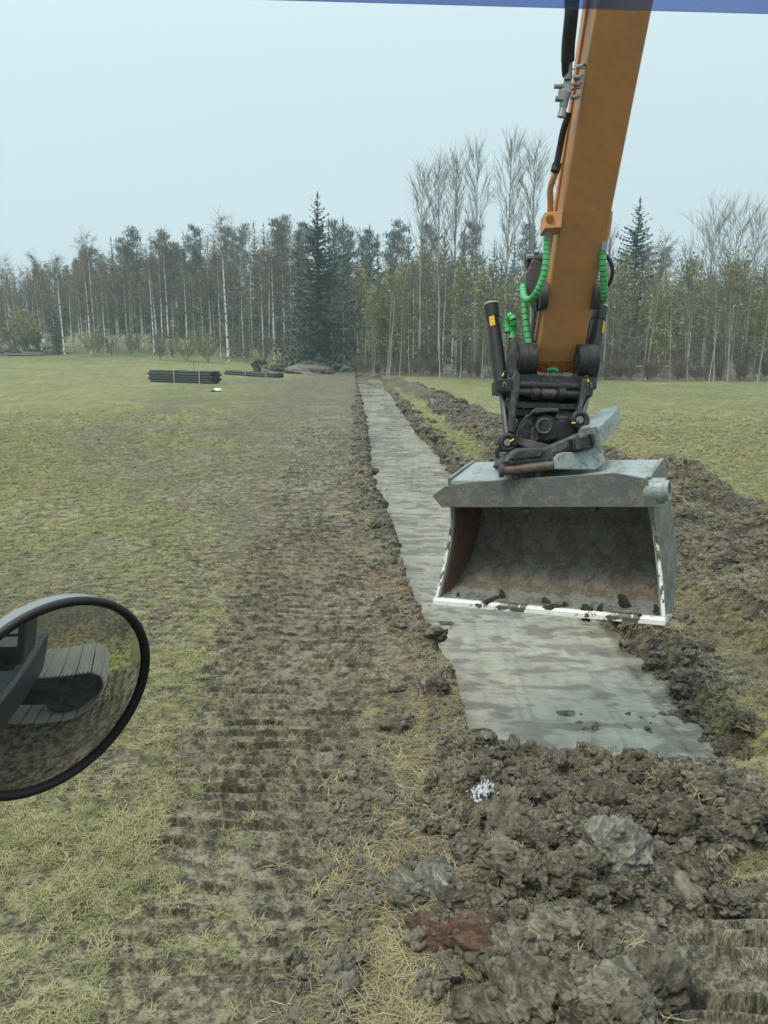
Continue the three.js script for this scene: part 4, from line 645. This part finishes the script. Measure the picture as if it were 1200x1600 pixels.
function broadleaf(seed, o) {                           // unit: a tree of height o.h, returned as {trunk, crown}
  const r = rng(seed), tr = new TB(), cr = new TB(), h = o.h, pts = [], rad = [], n = 14, lean = (r() - 0.5) * (o.lean ?? 0.06), la = r() * 6.28;
  let wx = 0, wz = 0;
  for (let i = 0; i <= n; i++) { const t = i / n; wx += (r() - 0.5) * o.wob * h / n; wz += (r() - 0.5) * o.wob * h / n; pts.push(V(wx + Math.cos(la) * lean * t * h, t * h * 0.97, wz + Math.sin(la) * lean * t * h)); rad.push(Math.max(0.006, o.r * Math.pow(1 - t * 0.97, 0.8) * (i === 0 ? 1.4 : 1))); }
  const bands = []; for (let i = 0; i <= n; i++) bands.push(r());
  // bark rings: finer than the trunk sections, so that birch bands show
  const fp = [], fr = []; const m = o.birch ? 60 : 14; for (let i = 0; i <= m; i++) { const t = i / m * n, a = Math.min(n - 1, Math.floor(t)); fp.push(pts[a].clone().lerp(pts[a + 1], t - a)); fr.push(mix(rad[a], rad[a + 1], t - a)); }
  tr.tube(fp, fr, 6, (i) => { const t = i / m; if (!o.birch) return jit(o.bark, r, 0.35); const dk = r() < mix(0.3, 0.12, sst(0, 0.2, t)) + 0.5 * sst(0.6, 0.95, t); return dk ? jit([0.07, 0.06, 0.05], r) : jit(o.bark, r, 0.25); });
  const at_ = (t) => { const q = clamp(t) * n, a = Math.min(n - 1, Math.floor(q)); return pts[a].clone().lerp(pts[a + 1], q - a); };
  const leaf = (p) => { const s = o.leafSize * (0.6 + 0.8 * r()), a = V(r() - 0.5, r() - 0.5, r() - 0.5).normalize(), b = V(r() - 0.5, r() - 0.5, r() - 0.5).normalize(); cr.tri(p, p.clone().addScaledVector(a, s), p.clone().addScaledVector(b, s), jit(o.leaf, r, 0.6)); };
  for (let i = 0; i < o.nb; i++) {
    const t = mix(o.from, 0.98, Math.pow((i + r()) / o.nb, 0.85)), p0 = at_(t), a = r() * 6.28, up = mix(o.up[0], o.up[1], r()), L = o.spread * h * (o.shape(t)) * (0.55 + 0.6 * r());
    let d = V(Math.cos(a) * Math.cos(up), Math.sin(up), Math.sin(a) * Math.cos(up)); const bp = [p0], br = [Math.max(0.012, o.r * 0.32 * (1.1 - t))]; const ns = 4;
    for (let k = 1; k <= ns; k++) { d.add(V((r() - 0.5) * 0.3, o.bend * k / ns, (r() - 0.5) * 0.3)).normalize(); bp.push(bp[k - 1].clone().addScaledVector(d, L / ns)); br.push(br[0] * (1 - 0.8 * k / ns)); }
    cr.tube(bp, br, 3, () => jit(o.twig, r, 0.4));
    for (let k = 0; k < o.nt; k++) {
      const q = 0.2 + 0.8 * r(), s = q * ns, b = Math.min(ns - 1, Math.floor(s)), p = bp[b].clone().lerp(bp[b + 1], s - b), dir = bp[b + 1].clone().sub(bp[b]).normalize().add(V(r() - 0.5, (r() - 0.5) + o.twigUp, r() - 0.5).multiplyScalar(1.5)).normalize(), tl = o.tl * (0.5 + 0.9 * r());
      const e = p.clone().addScaledVector(dir, tl), e2 = e.clone().addScaledVector(dir.clone().add(V(r() - 0.5, o.twigUp * 0.8 - 0.1, r() - 0.5)).normalize(), tl * 0.6);
      cr.tube([p, e, e2], [o.tr, o.tr * 0.8, o.tr * 0.4], 3, () => jit(o.twig, r, 0.4));
      for (let l = 0; l < o.nl; l++) leaf((r() < 0.6 ? e.clone().lerp(e2, r()) : p.clone().lerp(e, r())).add(V(r() - 0.5, r() - 0.5, r() - 0.5).multiplyScalar(o.tl * 0.5)));
    }
  }
  return { trunk: tr.geo(), crown: cr.geo(), h };
}
function spruce(seed, h, R0, low = 0.04, dens = 1) {
  const r = rng(seed), tr = new TB(), cr = new TB();
  tr.tube([V(0, 0, 0), V(0.03, h * 0.5, 0.02), V(0, h, 0)], [h * 0.011, h * 0.007, 0.015], 6, () => jit([0.1, 0.08, 0.065], r));
  const nw = Math.round(30 * dens);
  for (let w = 0; w < nw; w++) {
    const t = low + (1 - low) * Math.pow((w + 0.3 * r()) / nw, 0.9), y = t * h, Rw = R0 * Math.pow(1 - t, 0.82) * (0.78 + 0.4 * r()) + 0.12, nb = Math.max(4, Math.round(9 * Math.pow(1 - t, 0.35)));
    for (let b = 0; b < nb; b++) {
      const a = (b + 0.7 * r()) / nb * 6.283 + w, L = Rw * (0.42 + 0.85 * r()), droop = mix(-0.55, 0.7, Math.pow(t, 1.6)), col = [0.032 + 0.016 * r(), 0.054 + 0.024 * r(), 0.034 + 0.012 * r()];
      const dir = V(Math.cos(a), droop, Math.sin(a)).normalize(), side = V(-Math.sin(a), 0, Math.cos(a)); let p = V(0, y, 0); const ns = L > 2.4 ? 9 : L > 1.2 ? 6 : 3;
      for (let k = 0; k < ns; k++) {
        const q = V(Math.cos(a) * L * (k + 1) / ns, y + droop * L * (k + 1) / ns + 0.22 * L * Math.pow((k + 1) / ns, 2), Math.sin(a) * L * (k + 1) / ns), wd = L * (ns > 6 ? 0.2 : 0.28) * (1 - k / ns * 0.65) * (0.7 + 0.6 * r());
        for (const s of [-1, 1]) { const o = p.clone().lerp(q, 0.6).addScaledVector(side, s * wd).add(V(0, -0.28 * wd - 0.12 * r() * L, 0)); cr.tri(p, q, o, jit(col, r, 0.5)); const o2 = p.clone().lerp(q, 0.2 + 0.5 * r()).addScaledVector(side, s * wd * 0.5).add(V(0, -0.3 * wd - 0.16 * L * r(), 0)); cr.tri(p.clone().lerp(q, 0.15), p.clone().lerp(q, 0.75), o2, jit(col, r, 0.5)); }
        p = q;
      }
      void dir;
    }
  }
  cr.tri(V(-0.1, h - 0.5, 0), V(0.1, h - 0.5, 0), V(0, h + 0.25, 0), [0.03, 0.05, 0.03]);
  return { trunk: tr.geo(), crown: cr.geo(), h };
}
function pine(seed, h) {
  const r = rng(seed), tr = new TB(), cr = new TB(), pts = [], rad = []; let wx = 0, wz = 0;
  for (let i = 0; i <= 10; i++) { wx += (r() - 0.5) * 0.25; wz += (r() - 0.5) * 0.25; pts.push(V(wx, h * i / 10 * 0.97, wz)); rad.push(0.15 * (1 - 0.85 * i / 10) * h / 15); }
  tr.tube(pts, rad, 6, (i) => jit(i < 5 ? [0.11, 0.085, 0.07] : [0.2, 0.115, 0.065], r));
  const at_ = (t) => { const q = clamp(t) * 10, a = Math.min(9, Math.floor(q)); return pts[a].clone().lerp(pts[a + 1], q - a); };
  const nb = 30; for (let i = 0; i < nb; i++) {
    const t = mix(0.45, 1, Math.pow(i / nb, 0.8)), p = at_(t), a = r() * 6.28, L = h * 0.14 * (1.12 - t * 0.85) * (0.5 + 0.8 * r()) * sst(0.42, 0.62, t + 0.06) + 0.2, e = p.clone().add(V(Math.cos(a) * L, L * (0.25 + 0.35 * r()), Math.sin(a) * L));
    cr.tube([p, e], [0.04, 0.015], 3, () => jit([0.13, 0.085, 0.055], r));
    const nc = 3; for (let c = 0; c < nc; c++) { const q = p.clone().lerp(e, 0.5 + 0.55 * c / nc), s = 0.42 * (0.7 + 0.6 * r()); for (let k = 0; k < 24; k++) { const o = q.clone().add(V((r() - 0.5) * 2.2 * s, (r() - 0.5) * 1.5 * s, (r() - 0.5) * 2.2 * s)), d = V(r() - 0.5, r() * 0.9, r() - 0.5).normalize(), u = V(r() - 0.5, r() - 0.5, r() - 0.5).normalize(); cr.tri(o.clone().addScaledVector(u, 0.045), o.clone().addScaledVector(u, -0.045), o.clone().addScaledVector(d, 0.4), jit([0.05, 0.072, 0.045], r, 0.6)); } }
  }
  return { trunk: tr.geo(), crown: cr.geo(), h };
}
const birchO = (o = {}) => ({ h: 14, wob: 0.05, r: 0.125, birch: true, bark: [0.7, 0.69, 0.64], nb: 34, from: 0.36, up: [0.55, 1.15], spread: 0.24, shape: (t) => Math.pow(Math.max(0, 1 - t), 0.7) + 0.15, bend: -0.02, nt: 9, tl: 0.75, tr: 0.013, twigUp: -0.05, twig: [0.15, 0.112, 0.088], nl: 1, leafSize: 0.15, leaf: [0.21, 0.2, 0.085], ...o });
const aspenO = (o = {}) => ({ h: 19, wob: 0.04, r: 0.15, birch: false, bark: [0.3, 0.29, 0.245], nb: 54, from: 0.36, up: [0.85, 1.3], spread: 0.165, shape: (t) => Math.sin(clamp((t - 0.25) / 0.8) * Math.PI) * 0.85 + 0.22, bend: 0.09, nt: 11, tl: 0.75, tr: 0.012, twigUp: 0.3, twig: [0.165, 0.145, 0.125], nl: 0, leafSize: 0.1, leaf: [0.1, 0.1, 0.05], ...o });
const sapO = (o = {}) => ({ h: 8, wob: 0.07, r: 0.05, birch: false, bark: [0.25, 0.24, 0.2], nb: 22, from: 0.22, up: [0.7, 1.25], spread: 0.25, shape: (t) => 1.05 - t * 0.8, bend: 0.04, nt: 6, tl: 0.6, tr: 0.01, twigUp: 0.2, twig: [0.13, 0.112, 0.08], nl: 4, leafSize: 0.17, leaf: [0.18, 0.185, 0.062], lean: 0.2, ...o });
const lib = {
  birch: [11, 12, 13, 14].map((s) => broadleaf(s, birchO())), slim: [15, 16].map((s) => broadleaf(s, birchO({ nb: 22, spread: 0.16, from: 0.5, r: 0.075 }))),
  aspen: [21, 22, 23].map((s) => broadleaf(s, aspenO())), dome: [26].map((s) => broadleaf(s, aspenO({ h: 14, from: 0.3, spread: 0.34, nb: 56, up: [0.5, 1.2], lean: 0.02 }))),
  sap: [31, 32, 33, 34].map((s) => broadleaf(s, sapO())), bare: [36, 37, 38].map((s) => broadleaf(s, sapO({ nl: 0, nb: 16, bark: [0.3, 0.29, 0.25], from: 0.4, h: 9 }))),
  spruce: [41, 42, 43].map((s) => spruce(s, 15, 2.6)), grand: [45].map((s) => spruce(s, 19, 3.9, 0.05, 1.5)), pine: [51, 52, 53, 54].map((s) => pine(s, 15)),
};
// bush: several stems from one root
function bush(seed, o) { const r = rng(seed), parts = []; for (let k = 0; k < o.n; k++) { const t = broadleaf(seed * 31 + k, sapO({ h: o.h * (0.6 + 0.5 * r()), nb: o.nb || 9, nt: 4, r: 0.008 * o.h, nl: o.nl, leaf: o.leaf, from: 0.12, twig: o.twig || [0.13, 0.11, 0.08], leafSize: o.ls || 0.12, tl: o.tl || 0.42 })); const m = new THREE.Matrix4().makeRotationFromEuler(new THREE.Euler((r() - 0.5) * (o.tilt || 0.9), r() * 6, (r() - 0.5) * (o.tilt || 0.9))); parts.push([t.trunk.applyMatrix4(m), t.crown.applyMatrix4(m)]); } return { trunk: mergeGeometries(parts.map((p) => p[0])), crown: mergeGeometries(parts.map((p) => p[1])), h: o.h }; }
lib.bush = [61, 62].map((s) => bush(s, { n: 7, h: 3, nl: 2, leaf: [0.15, 0.145, 0.07] })); lib.greenbush = [63].map((s) => bush(s, { n: 8, h: 3.5, nl: 6, leaf: [0.24, 0.25, 0.085] })); lib.leafy = [68, 69].map((s) => bush(s, { n: 7, h: 10, nb: 20, nl: 5, ls: 0.17, tl: 0.6, leaf: [0.31, 0.32, 0.1], tilt: 0.3 })); lib.scrub = [65, 66].map((s) => bush(s, { n: 6, h: 1.2, nl: 0, twig: [0.13, 0.095, 0.07] }));
const LAB = {
  birch: ['birch_tree', 'white stemmed birch with dark bark bands and thin bare twigs at the wood edge', 'birch', 'birches along the wood edge'], slim: ['birch_tree', 'slim birch with pale stem and small high crown among the birches', 'birch', 'slim birches in the wood'],
  aspen: ['aspen_tree', 'tall leafless aspen rising above the wood with upswept fine branches', 'tree', 'tall bare aspens'], dome: ['bare_tree', 'leafless tree with a broad domed crown above the green thicket', 'tree', 'dome crowned bare trees'],
  sap: ['sapling', 'slender sapling with sparse yellow green spring leaves in the thicket', 'sapling', 'leafing saplings in the thicket'], bare: ['bare_sapling', 'thin pale leafless sapling at the edge of the thicket', 'sapling', 'bare saplings at the field edge'],
  spruce: ['spruce_tree', 'dark green spruce with a narrow pointed crown within the wood', 'spruce', 'spruces in the wood'], grand: ['spruce_tree', 'tallest broad dark spruce standing in front of the wood', 'spruce'], pine: ['pine_tree', 'pine with a ragged grey green crown rising from the back of the wood', 'pine', 'pines along the skyline'],
  leafy: ['leafy_tree', 'many stemmed tree in fresh yellow green leaf at the edge of the thicket', 'tree', 'leafing trees in the thicket'],
  bush: ['bush', 'brown many stemmed bush with budding twigs before the wood', 'bush', 'budding bushes at the field edge'], greenbush: ['bush', 'rounded bush in fresh yellow green leaf before the wood', 'bush', 'green bushes at the field edge'], scrub: ['brushwood', 'low leafless brushwood along the margin of the field', 'brushwood', 'brushwood along the field margin'],
};
function plant(kind, x, z, h, seed, label) {
  const r = rng(seed), v = lib[kind][Math.floor(r() * lib[kind].length)], [nm, lb, cat, grp] = LAB[kind], g = base(nm, V(x, land(x, z) - 0.05, z), label || lb, cat, label ? undefined : grp), k = h / v.h;
  mesh('trunk', v.trunk, barkMat, g); mesh('crown', v.crown, leafMat, g); g.scale.set(k * (0.85 + 0.3 * r()), k, k * (0.85 + 0.3 * r())); g.rotation.y = r() * 6.28; return g;
}
const xAt = (px, d) => (px - 600) / 1200 * 0.978 * d;
const topAt = (py, d) => EYE + d * Math.tan(Math.atan((800 - py) / 1200) - PITCH);
const put = (kind, px, d, py, seed, label) => { const x = xAt(px, d), z = -d; return plant(kind, x, z, topAt(py, d) - land(x, z), seed, label); };
{
  const r = rng(4242); let s = 1;
  // singled out in the photograph: [kind, px, metres away, top]
  put('grand', 500, 84, 300, s++, 'tallest dark spruce, broad at the foot, standing beside the end of the trench').scale.multiply(V(1.4, 1, 1.4));
  put('grand', 985, 90, 308, s++, 'tall dark spruce whose pointed top stands clear of the thicket beside the arm').scale.multiply(V(1.4, 1, 1.4));
  for (const [px, d, y] of [[150, 104, 362], [66, 108, 395], [137, 112, 405], [186, 106, 420], [254, 104, 372], [264, 103, 362], [293, 108, 400], [318, 112, 395], [356, 98, 332], [412, 101, 400], [428, 100, 372], [456, 100, 348], [482, 96, 420], [538, 88, 452], [518, 90, 440], [380, 108, 375], [225, 110, 392], [100, 112, 400], [22, 110, 402], [330, 115, 370], [445, 106, 360]]) put('birch', px, d * (0.98 + 0.04 * r()), y, s++);
  for (const [px, d, y] of [[345, 104, 380], [420, 106, 365], [470, 108, 375], [395, 110, 350], [305, 112, 385], [560, 92, 430], [205, 112, 388], [172, 108, 400], [1140, 70, 420], [1077, 72, 400]]) put('slim', px, d, y, s++);
  for (const [px, d, y] of [[655, 74, 262], [686, 73, 250], [712, 75, 242], [742, 74, 232], [786, 73, 222], [828, 74, 226], [862, 77, 270]]) put('aspen', px, d, y, s++);
  put('dome', 1100, 74, 335, s++); put('dome', 1133, 78, 338, s++); put('aspen', 1164, 70, 328, s++, 'leafless crooked aspen with pale stem beside the dome crowned trees'); put('aspen', 1192, 76, 345, s++, 'leafless aspen half as tall as the others beyond the thicket'); put('aspen', 945, 66, 360, s++, 'pale thin aspen at the wood edge beside the excavator arm');
  for (const [px, d, y] of [[688, 68, 380], [604, 72, 410], [570, 73, 440], [944, 63, 420], [1006, 63, 430], [1012, 64, 410], [1077, 63, 430], [1112, 61, 430], [1120, 62, 400], [1142, 61, 420], [1188, 60, 420], [884, 65, 450], [640, 71, 440], [760, 69, 420], [720, 70, 430], [585, 75, 450], [625, 70, 430], [1050, 64, 440]]) put('bare', px, d, y, s++);
  // skyline of pines and spruces behind
  for (let i = 0; i < 84; i++) { const px = -60 + 1330 * (i + 0.6 * r()) / 84, d = px < 480 ? mix(122, 146, r()) : mix(108, 130, r()), y = lerpTab([[-60, 420], [0, 418], [60, 405], [200, 372], [300, 356], [400, 338], [500, 335], [560, 345], [650, 348], [870, 352], [950, 372], [1020, 388], [1200, 402], [1300, 400]], px) + 26 * r() - 6; put(r() < 0.38 ? 'pine' : 'spruce', px, d, y + (r() < 0.35 ? 30 * r() : 0), s++); }
  for (const [px, d, y] of [[215, 108, 352], [268, 108, 358], [312, 110, 350], [150, 112, 385], [205, 114, 370], [375, 108, 430], [88, 100, 455], [345, 112, 395], [538, 100, 338], [578, 104, 350], [470, 100, 350], [440, 104, 340], [524, 92, 350], [545, 96, 372], [475, 92, 400]]) put(y > 425 || px > 460 ? 'spruce' : 'pine', px, d, y, s++);
  // bare birches crowding the edge of the wood
  for (let i = 0; i < 26; i++) { const px = -40 + 520 * (i + r()) / 46, d = mix(99, 112, r()); put('birch', px, d, lerpTab([[-40, 415], [100, 395], [250, 370], [400, 350], [480, 360]], px) + 45 * r(), s++); }
  for (let i = 0; i < 20; i++) { const px = 600 + 620 * (i + r()) / 20; put(r() < 0.5 ? 'birch' : 'bare', px, mix(70, 90, r()), mix(365, 430, r()), s++); }
  // thicket in young leaf along the field
  for (let i = 0; i < 66; i++) { const px = 555 + 680 * (i + r()) / 66, d = mix(63, 84, r()) + (px < 700 ? 9 : 0), y = mix(405, 470, r()) - (px > 560 && px < 640 ? 0 : 6); put('sap', px, d, y, s++); }
  for (let i = 0; i < 44; i++) { const px = -40 + 580 * (i + r()) / 44, d = mix(100, 122, r()), y = mix(415, 475, r()); put(r() < 0.5 ? 'sap' : 'slim', px, d, y, s++); }
  for (let i = 0; i < 17; i++) { const px = -30 + 600 * (i + r()) / 17, d = mix(92, 104, r()), y = 505 + 25 * r(); put(r() < 0.75 ? 'bush' : 'greenbush', px, d, y, s++); }
  for (let i = 0; i < 5; i++) put('bush', -20 + 500 * (i + r()) / 5, mix(97, 105, r()), 480 + 30 * r(), s++);
  put('leafy', 632, 75, 425, s++); put('leafy', 590, 77, 432, s++); put('leafy', 1040, 67, 425, s++); put('leafy', 905, 70, 435, s++); put('leafy', 1180, 68, 440, s++); put('greenbush', 42, 99, 478, s++); put('greenbush', 60, 101, 485, s++); put('leafy', 610, 76, 412, s++); put('bush', 20, 100, 490, s++);
  for (let i = 0; i < 34; i++) { const px = 545 + 680 * (i + r()) / 34, d = mix(62, 66, r()) + (px < 900 ? 10 * sst(900, 650, px) : 0), y = 558 + 12 * r(); put('scrub', px, d, y, s++); }
  for (let i = 0; i < 20; i++) { const px = 560 + 660 * (i + r()) / 20, d = mix(66, 78, r()) + (px < 700 ? 8 : 0); put('bush', px, d, 505 + 40 * r(), s++); }
  // the deep wood beyond, one mass
  const m4 = new THREE.Matrix4(), q = new THREE.Quaternion();
  for (const [k, n, seed] of [['spruce', 460, 1], ['pine', 220, 2]]) {
    const v = lib[k][0], g = mergeGeometries([v.trunk, v.crown]), im = new THREE.InstancedMesh(g, leafMat, n), rr = rng(900 + seed); im.name = numbered('distant_forest'); im.castShadow = im.receiveShadow = true;
    for (let i = 0; i < n; i++) { const px = -220 + 1640 * rr(), d = mix(px < 500 ? 138 : 118, 205, rr()), x = xAt(px, d), h = mix(9, 15.5, rr()) * (px > 900 ? 0.85 : 1) * mix(0.72, 1, sst(0, 260, px)) / v.h; q.setFromAxisAngle(UP, rr() * 6); im.setMatrixAt(i, m4.compose(V(x, land(x, -d) - 0.1, -d), q, V(h, h, h))); }
    tag(im, 'dark mass of conifers deep in the wood behind the birches', 'forest', null, 'stuff'); scene.add(im);
  }
}
// ------------------------------------------------------------------ things lying on the field
const pipeMat = std(lin(0.016, 0.027, 0.024), 0.5), strapMat = std(lin(0.42, 0.36, 0.2), 0.8);
function pipeBundle(x0, z0, x1, z1, rows, rad, label) {
  const a = V(x0, land(x0, z0), z0), b = V(x1, land(x1, z1), z1), g = base('pipe_bundle', a, label, 'pipe bundle'), d = b.clone().sub(a), L = d.length(), u = d.clone().normalize(), s = V(-u.z, 0, u.x), r = rng(Math.round(-x0 * 10));
  const c = new THREE.CylinderGeometry(rad, rad, L, 12, 1, true), ci = new THREE.CylinderGeometry(rad * 0.88, rad * 0.88, L, 12, 1, true), ring = new THREE.RingGeometry(rad * 0.88, rad, 12), pg = join([c, ci, ring.clone().rotateX(Math.PI / 2).translate(0, -L / 2, 0), ring.clone().rotateX(-Math.PI / 2).translate(0, L / 2, 0)]);
  const m = std(lin(0.016, 0.027, 0.024), 0.5, { side: THREE.DoubleSide });
  rows.forEach((n, row) => { for (let k = 0; k < n; k++) { const p = mesh('pipe', pg, m, g), o = (r() - 0.5) * 0.35; p.quaternion.setFromUnitVectors(UP, u); p.position.copy(u.clone().multiplyScalar(L / 2 + o)).addScaledVector(s, (k - (n - 1) / 2) * rad * 2.02).add(V(0, rad + row * rad * 1.76, 0)); } });
  const hh = rad * (rows.length * 1.76 + 0.4), ww = rows[0] * rad * 2.05;
  for (const t of [0.42, 0.82]) { const o = u.clone().multiplyScalar(L * t); const st = mesh('batten', join([rbox(0.07, hh, 0.04, 0.008).translate(0, hh / 2, ww / 2 + 0.03), rbox(0.07, hh, 0.04, 0.008).translate(0, hh / 2, -ww / 2 - 0.03), rbox(0.07, 0.04, ww + 0.14, 0.008).translate(0, hh + 0.02, 0)]), strapMat, g); st.position.copy(o); st.rotation.y = Math.atan2(-u.z, u.x); }
  return g;
}
pipeBundle(-17.6, -59.6, -12.2, -56.6, [5, 5, 5, 5, 4], 0.1, 'large strapped bundle of dark green drain pipes lying on the grass');
pipeBundle(-14.0, -70.5, -8.9, -66.6, [5, 4], 0.1, 'low bundle of dark drain pipes lying on the grass before the stone heap');
{
  const x = xAt(301, 61), z = -61; top('marker_stake', bar(V(0, -0.2, 0), V(0.02, 1.5, 0), 0.02, 0.018, 8), std(lin(0.1, 0.09, 0.06), 0.8), 'thin dark marker stake standing behind the large pipe bundle', 'stake').position.set(x, land(x, z), z);
  const bx = xAt(337, 47.6), bg = base('feed_sack', V(bx, land(bx, -47.6), -47.6), 'small crumpled white and black sack lying in front of the pipe bundle', 'sack');
  const w = mesh('sack_body', clodGeo(71, 9, 0.5, 0.5), std(lin(0.62, 0.63, 0.62), 0.5), bg); w.scale.setScalar(0.2); w.position.y = 0.09; const k = mesh('sack_mouth', clodGeo(72, 8, 0.6, 0.4), std(lin(0.03, 0.03, 0.03), 0.6), bg); k.scale.set(0.2, 0.14, 0.14); k.position.set(-0.2, 0.05, 0.02); const k2 = mesh('sack_fold', clodGeo(73, 8, 0.6, 0.5), std(lin(0.55, 0.56, 0.55), 0.5), bg); k2.scale.set(0.1, 0.1, 0.1); k2.position.set(0.2, 0.07, 0.05);
  // spare bucket with soil on its rim
  const sx = xAt(415, 75), sb = base('spare_bucket', V(sx, land(sx, -75), -75), 'grey spare digging bucket with soil on top standing by the stone heap', 'bucket'), cur = [];
  for (let i = 0; i <= 16; i++) { const t = i / 16; cur.push(new THREE.Vector2(mix(-0.7, 1.1, t * t * 0.9 + 0.1 * t), 1.15 * Math.pow(1 - t, 1.7))); } const bk = cur.map((p) => new THREE.Vector2(p.x - 0.05, p.y - 0.03)).reverse();
  mesh('bucket_shell', toCreasedNormals(nix(new THREE.ExtrudeGeometry(new THREE.Shape([...cur, ...bk]), { depth: 1.2, bevelEnabled: false })), 0.5).translate(0, 0.04, -0.6), std(lin(0.2, 0.2, 0.175), 0.6), sb);
  for (const [a, b, c2, s] of [[-0.75, 1.15, 0.2, 0.36], [-0.35, 1.05, 0.1, 0.28], [-0.9, 0.75, 0.1, 0.35], [-0.85, 0.3, 0, 0.4], [-0.2, 0.95, -0.2, 0.25]]) { const m = mesh('soil_clump', clodsMid[Math.floor(Math.abs(a * 7)) % 6], soils[2], sb); m.position.set(a, b, c2); m.scale.setScalar(s); }
  // heaps at the end of the trench
  const mound = (name, px, d, w, h, mat, seed, label, cat, n, sz) => { const r = rng(seed), mx = xAt(px, d), list = [], g0 = clodGeo(seed, 12, 0.4, 0.5).scale(w / 2, h * 1.6, w / 2.4); list.push(g0); for (let i = 0; i < n; i++) { const a = r() * 6.28, q = Math.sqrt(r()), c = clodsMid[i % 6].clone().scale(sz * (0.5 + r()), sz * (0.5 + r()), sz * (0.5 + r())).rotateY(r() * 6).translate(Math.cos(a) * q * w * 0.52, h * 1.05 * (1 - q * q) * (0.75 + 0.3 * r()), Math.sin(a) * q * w * 0.42); list.push(c); } const m = top(name, mergeGeometries(list.map(nix)), mat, label, cat); m.position.set(mx, land(mx, -d), -d); m.userData.kind = 'stuff'; return m; };
  mound('stone_heap', 482, 76, 4.4, 1.0, soilMat([0.15, 0.138, 0.115]), 81, 'grey heap of stones and soil beside the far end of the trench', 'stone heap', 120, 0.2);
  mound('soil_heap', 440, 77, 3.4, 0.6, soilMat([0.1, 0.08, 0.06]), 82, 'low dark heap of soil beside the spare bucket', 'soil heap', 30, 0.24);
  mound('soil_heap', 30, 98, 9, 0.5, soilMat([0.11, 0.095, 0.07]), 83, 'long low dark soil heap at the field edge below the fence', 'soil heap', 30, 0.3);
  // fence: posts and rail
  const fg = std(lin(0.34, 0.32, 0.27), 0.85); const fr = base('field_fence', V(xAt(22, 101), land(xAt(22, 101), -101), -101), 'grey wooden fence of posts and one thin rail before the bushes', 'fence'); let last = null;
  for (const [px, d] of [[-40, 101], [22, 101], [73, 100], [115, 102], [165, 103], [215, 104]]) { const p = V(xAt(px, d), land(xAt(px, d), -d), -d); part('post', bar(p.clone().add(V(0, -0.2, 0)), p.clone().add(V(0, 1.5, 0)), 0.075, 0.065, 10), fg, fr); if (last) part('rail', bar(last.clone().add(V(0, 1.35, 0)), p.clone().add(V(0, 1.35, 0)), 0.035, 0.035, 8), fg, fr); last = p; }
  // white wrapped bales behind the bushes
  const bm = std(lin(0.72, 0.74, 0.75), 0.35), bale = (px, d, rr, lb) => { const q = xAt(px, d), m = top('wrapped_bale', new THREE.LatheGeometry([[0.001, -0.6], [0.5, -0.6], [0.6, -0.52], [0.63, 0], [0.6, 0.52], [0.5, 0.6], [0.001, 0.6]].map(([a, b]) => new THREE.Vector2(a, b)), 24).rotateZ(Math.PI / 2), bm, lb, 'bale', 'white bales behind the bushes'); m.position.set(q, land(q, -d) + 0.62 * rr, -d); m.scale.setScalar(rr); m.rotation.y = px; };
  for (const [px, d, k2] of [[2, 108, 1.15], [19, 107, 1.1], [55, 108, 1.0], [67, 109, 1.15]]) bale(px, d, k2, 'white plastic wrapped round bale behind the bushes and the fence');
  // pale rail beyond the thicket
  const ra = V(xAt(995, 70), 1.0, -70), rb = V(xAt(1160, 70), 1.0, -70), gr = base('guard_rail', V(ra.x, 0, -70), 'thin pale horizontal rail running behind the thicket stems', 'rail'); part('rail', rbox(ra.distanceTo(rb), 0.13, 0.05, 0.01).translate((ra.x + rb.x) / 2, 1.0, -70), std(lin(0.4, 0.41, 0.4), 0.5), gr); for (let i = 0; i < 4; i++) part('post', rbox(0.1, 1.1, 0.1, 0.01).translate(mix(ra.x, rb.x, (i + 0.5) / 4), 0.5, -70.1), std(lin(0.2, 0.18, 0.15), 0.8), gr);
  // crumpled foil on the heap
  const [fx, fz] = gnd(755, 1250, 0.15), fg2 = new THREE.PlaneGeometry(0.19, 0.13, 34, 28).rotateX(-Math.PI / 2), fp = fg2.attributes.position, col = [];
  for (let i = 0; i < fp.count; i++) { const x = fp.getX(i), z = fp.getZ(i), e = 1 - Math.min(1, Math.hypot(x / 0.12, z / 0.09)); fp.setXYZ(i, x * (0.75 + 0.25 * n2(x * 30, z * 30, 5)), 0.05 * e + 0.022 * Math.abs(n2(x * 32, z * 32, 6)) + 0.009 * n2(x * 80, z * 80, 7), z * (0.8 + 0.3 * n2(x * 25, z * 25, 8))); const q = n2(x * 75, z * 95, 9) > 0.05 ? 0.42 : 0.04; col.push(q, q, q * 1.01); }
  fg2.setAttribute('color', new THREE.Float32BufferAttribute(col, 3)); fg2.computeVertexNormals(); const fm = top('foil_scrap', fg2, std(0xffffff, 0.35, { vertexColors: true, side: THREE.DoubleSide }), 'crumpled black and white plastic foil lying on the edge of the soil heap', 'foil scrap'); fm.position.set(fx, groundAt(fx, fz) + 0.05, fz); fm.rotation.set(0.25, 0.5, 0.1);
}
renderer.render(scene, camera);
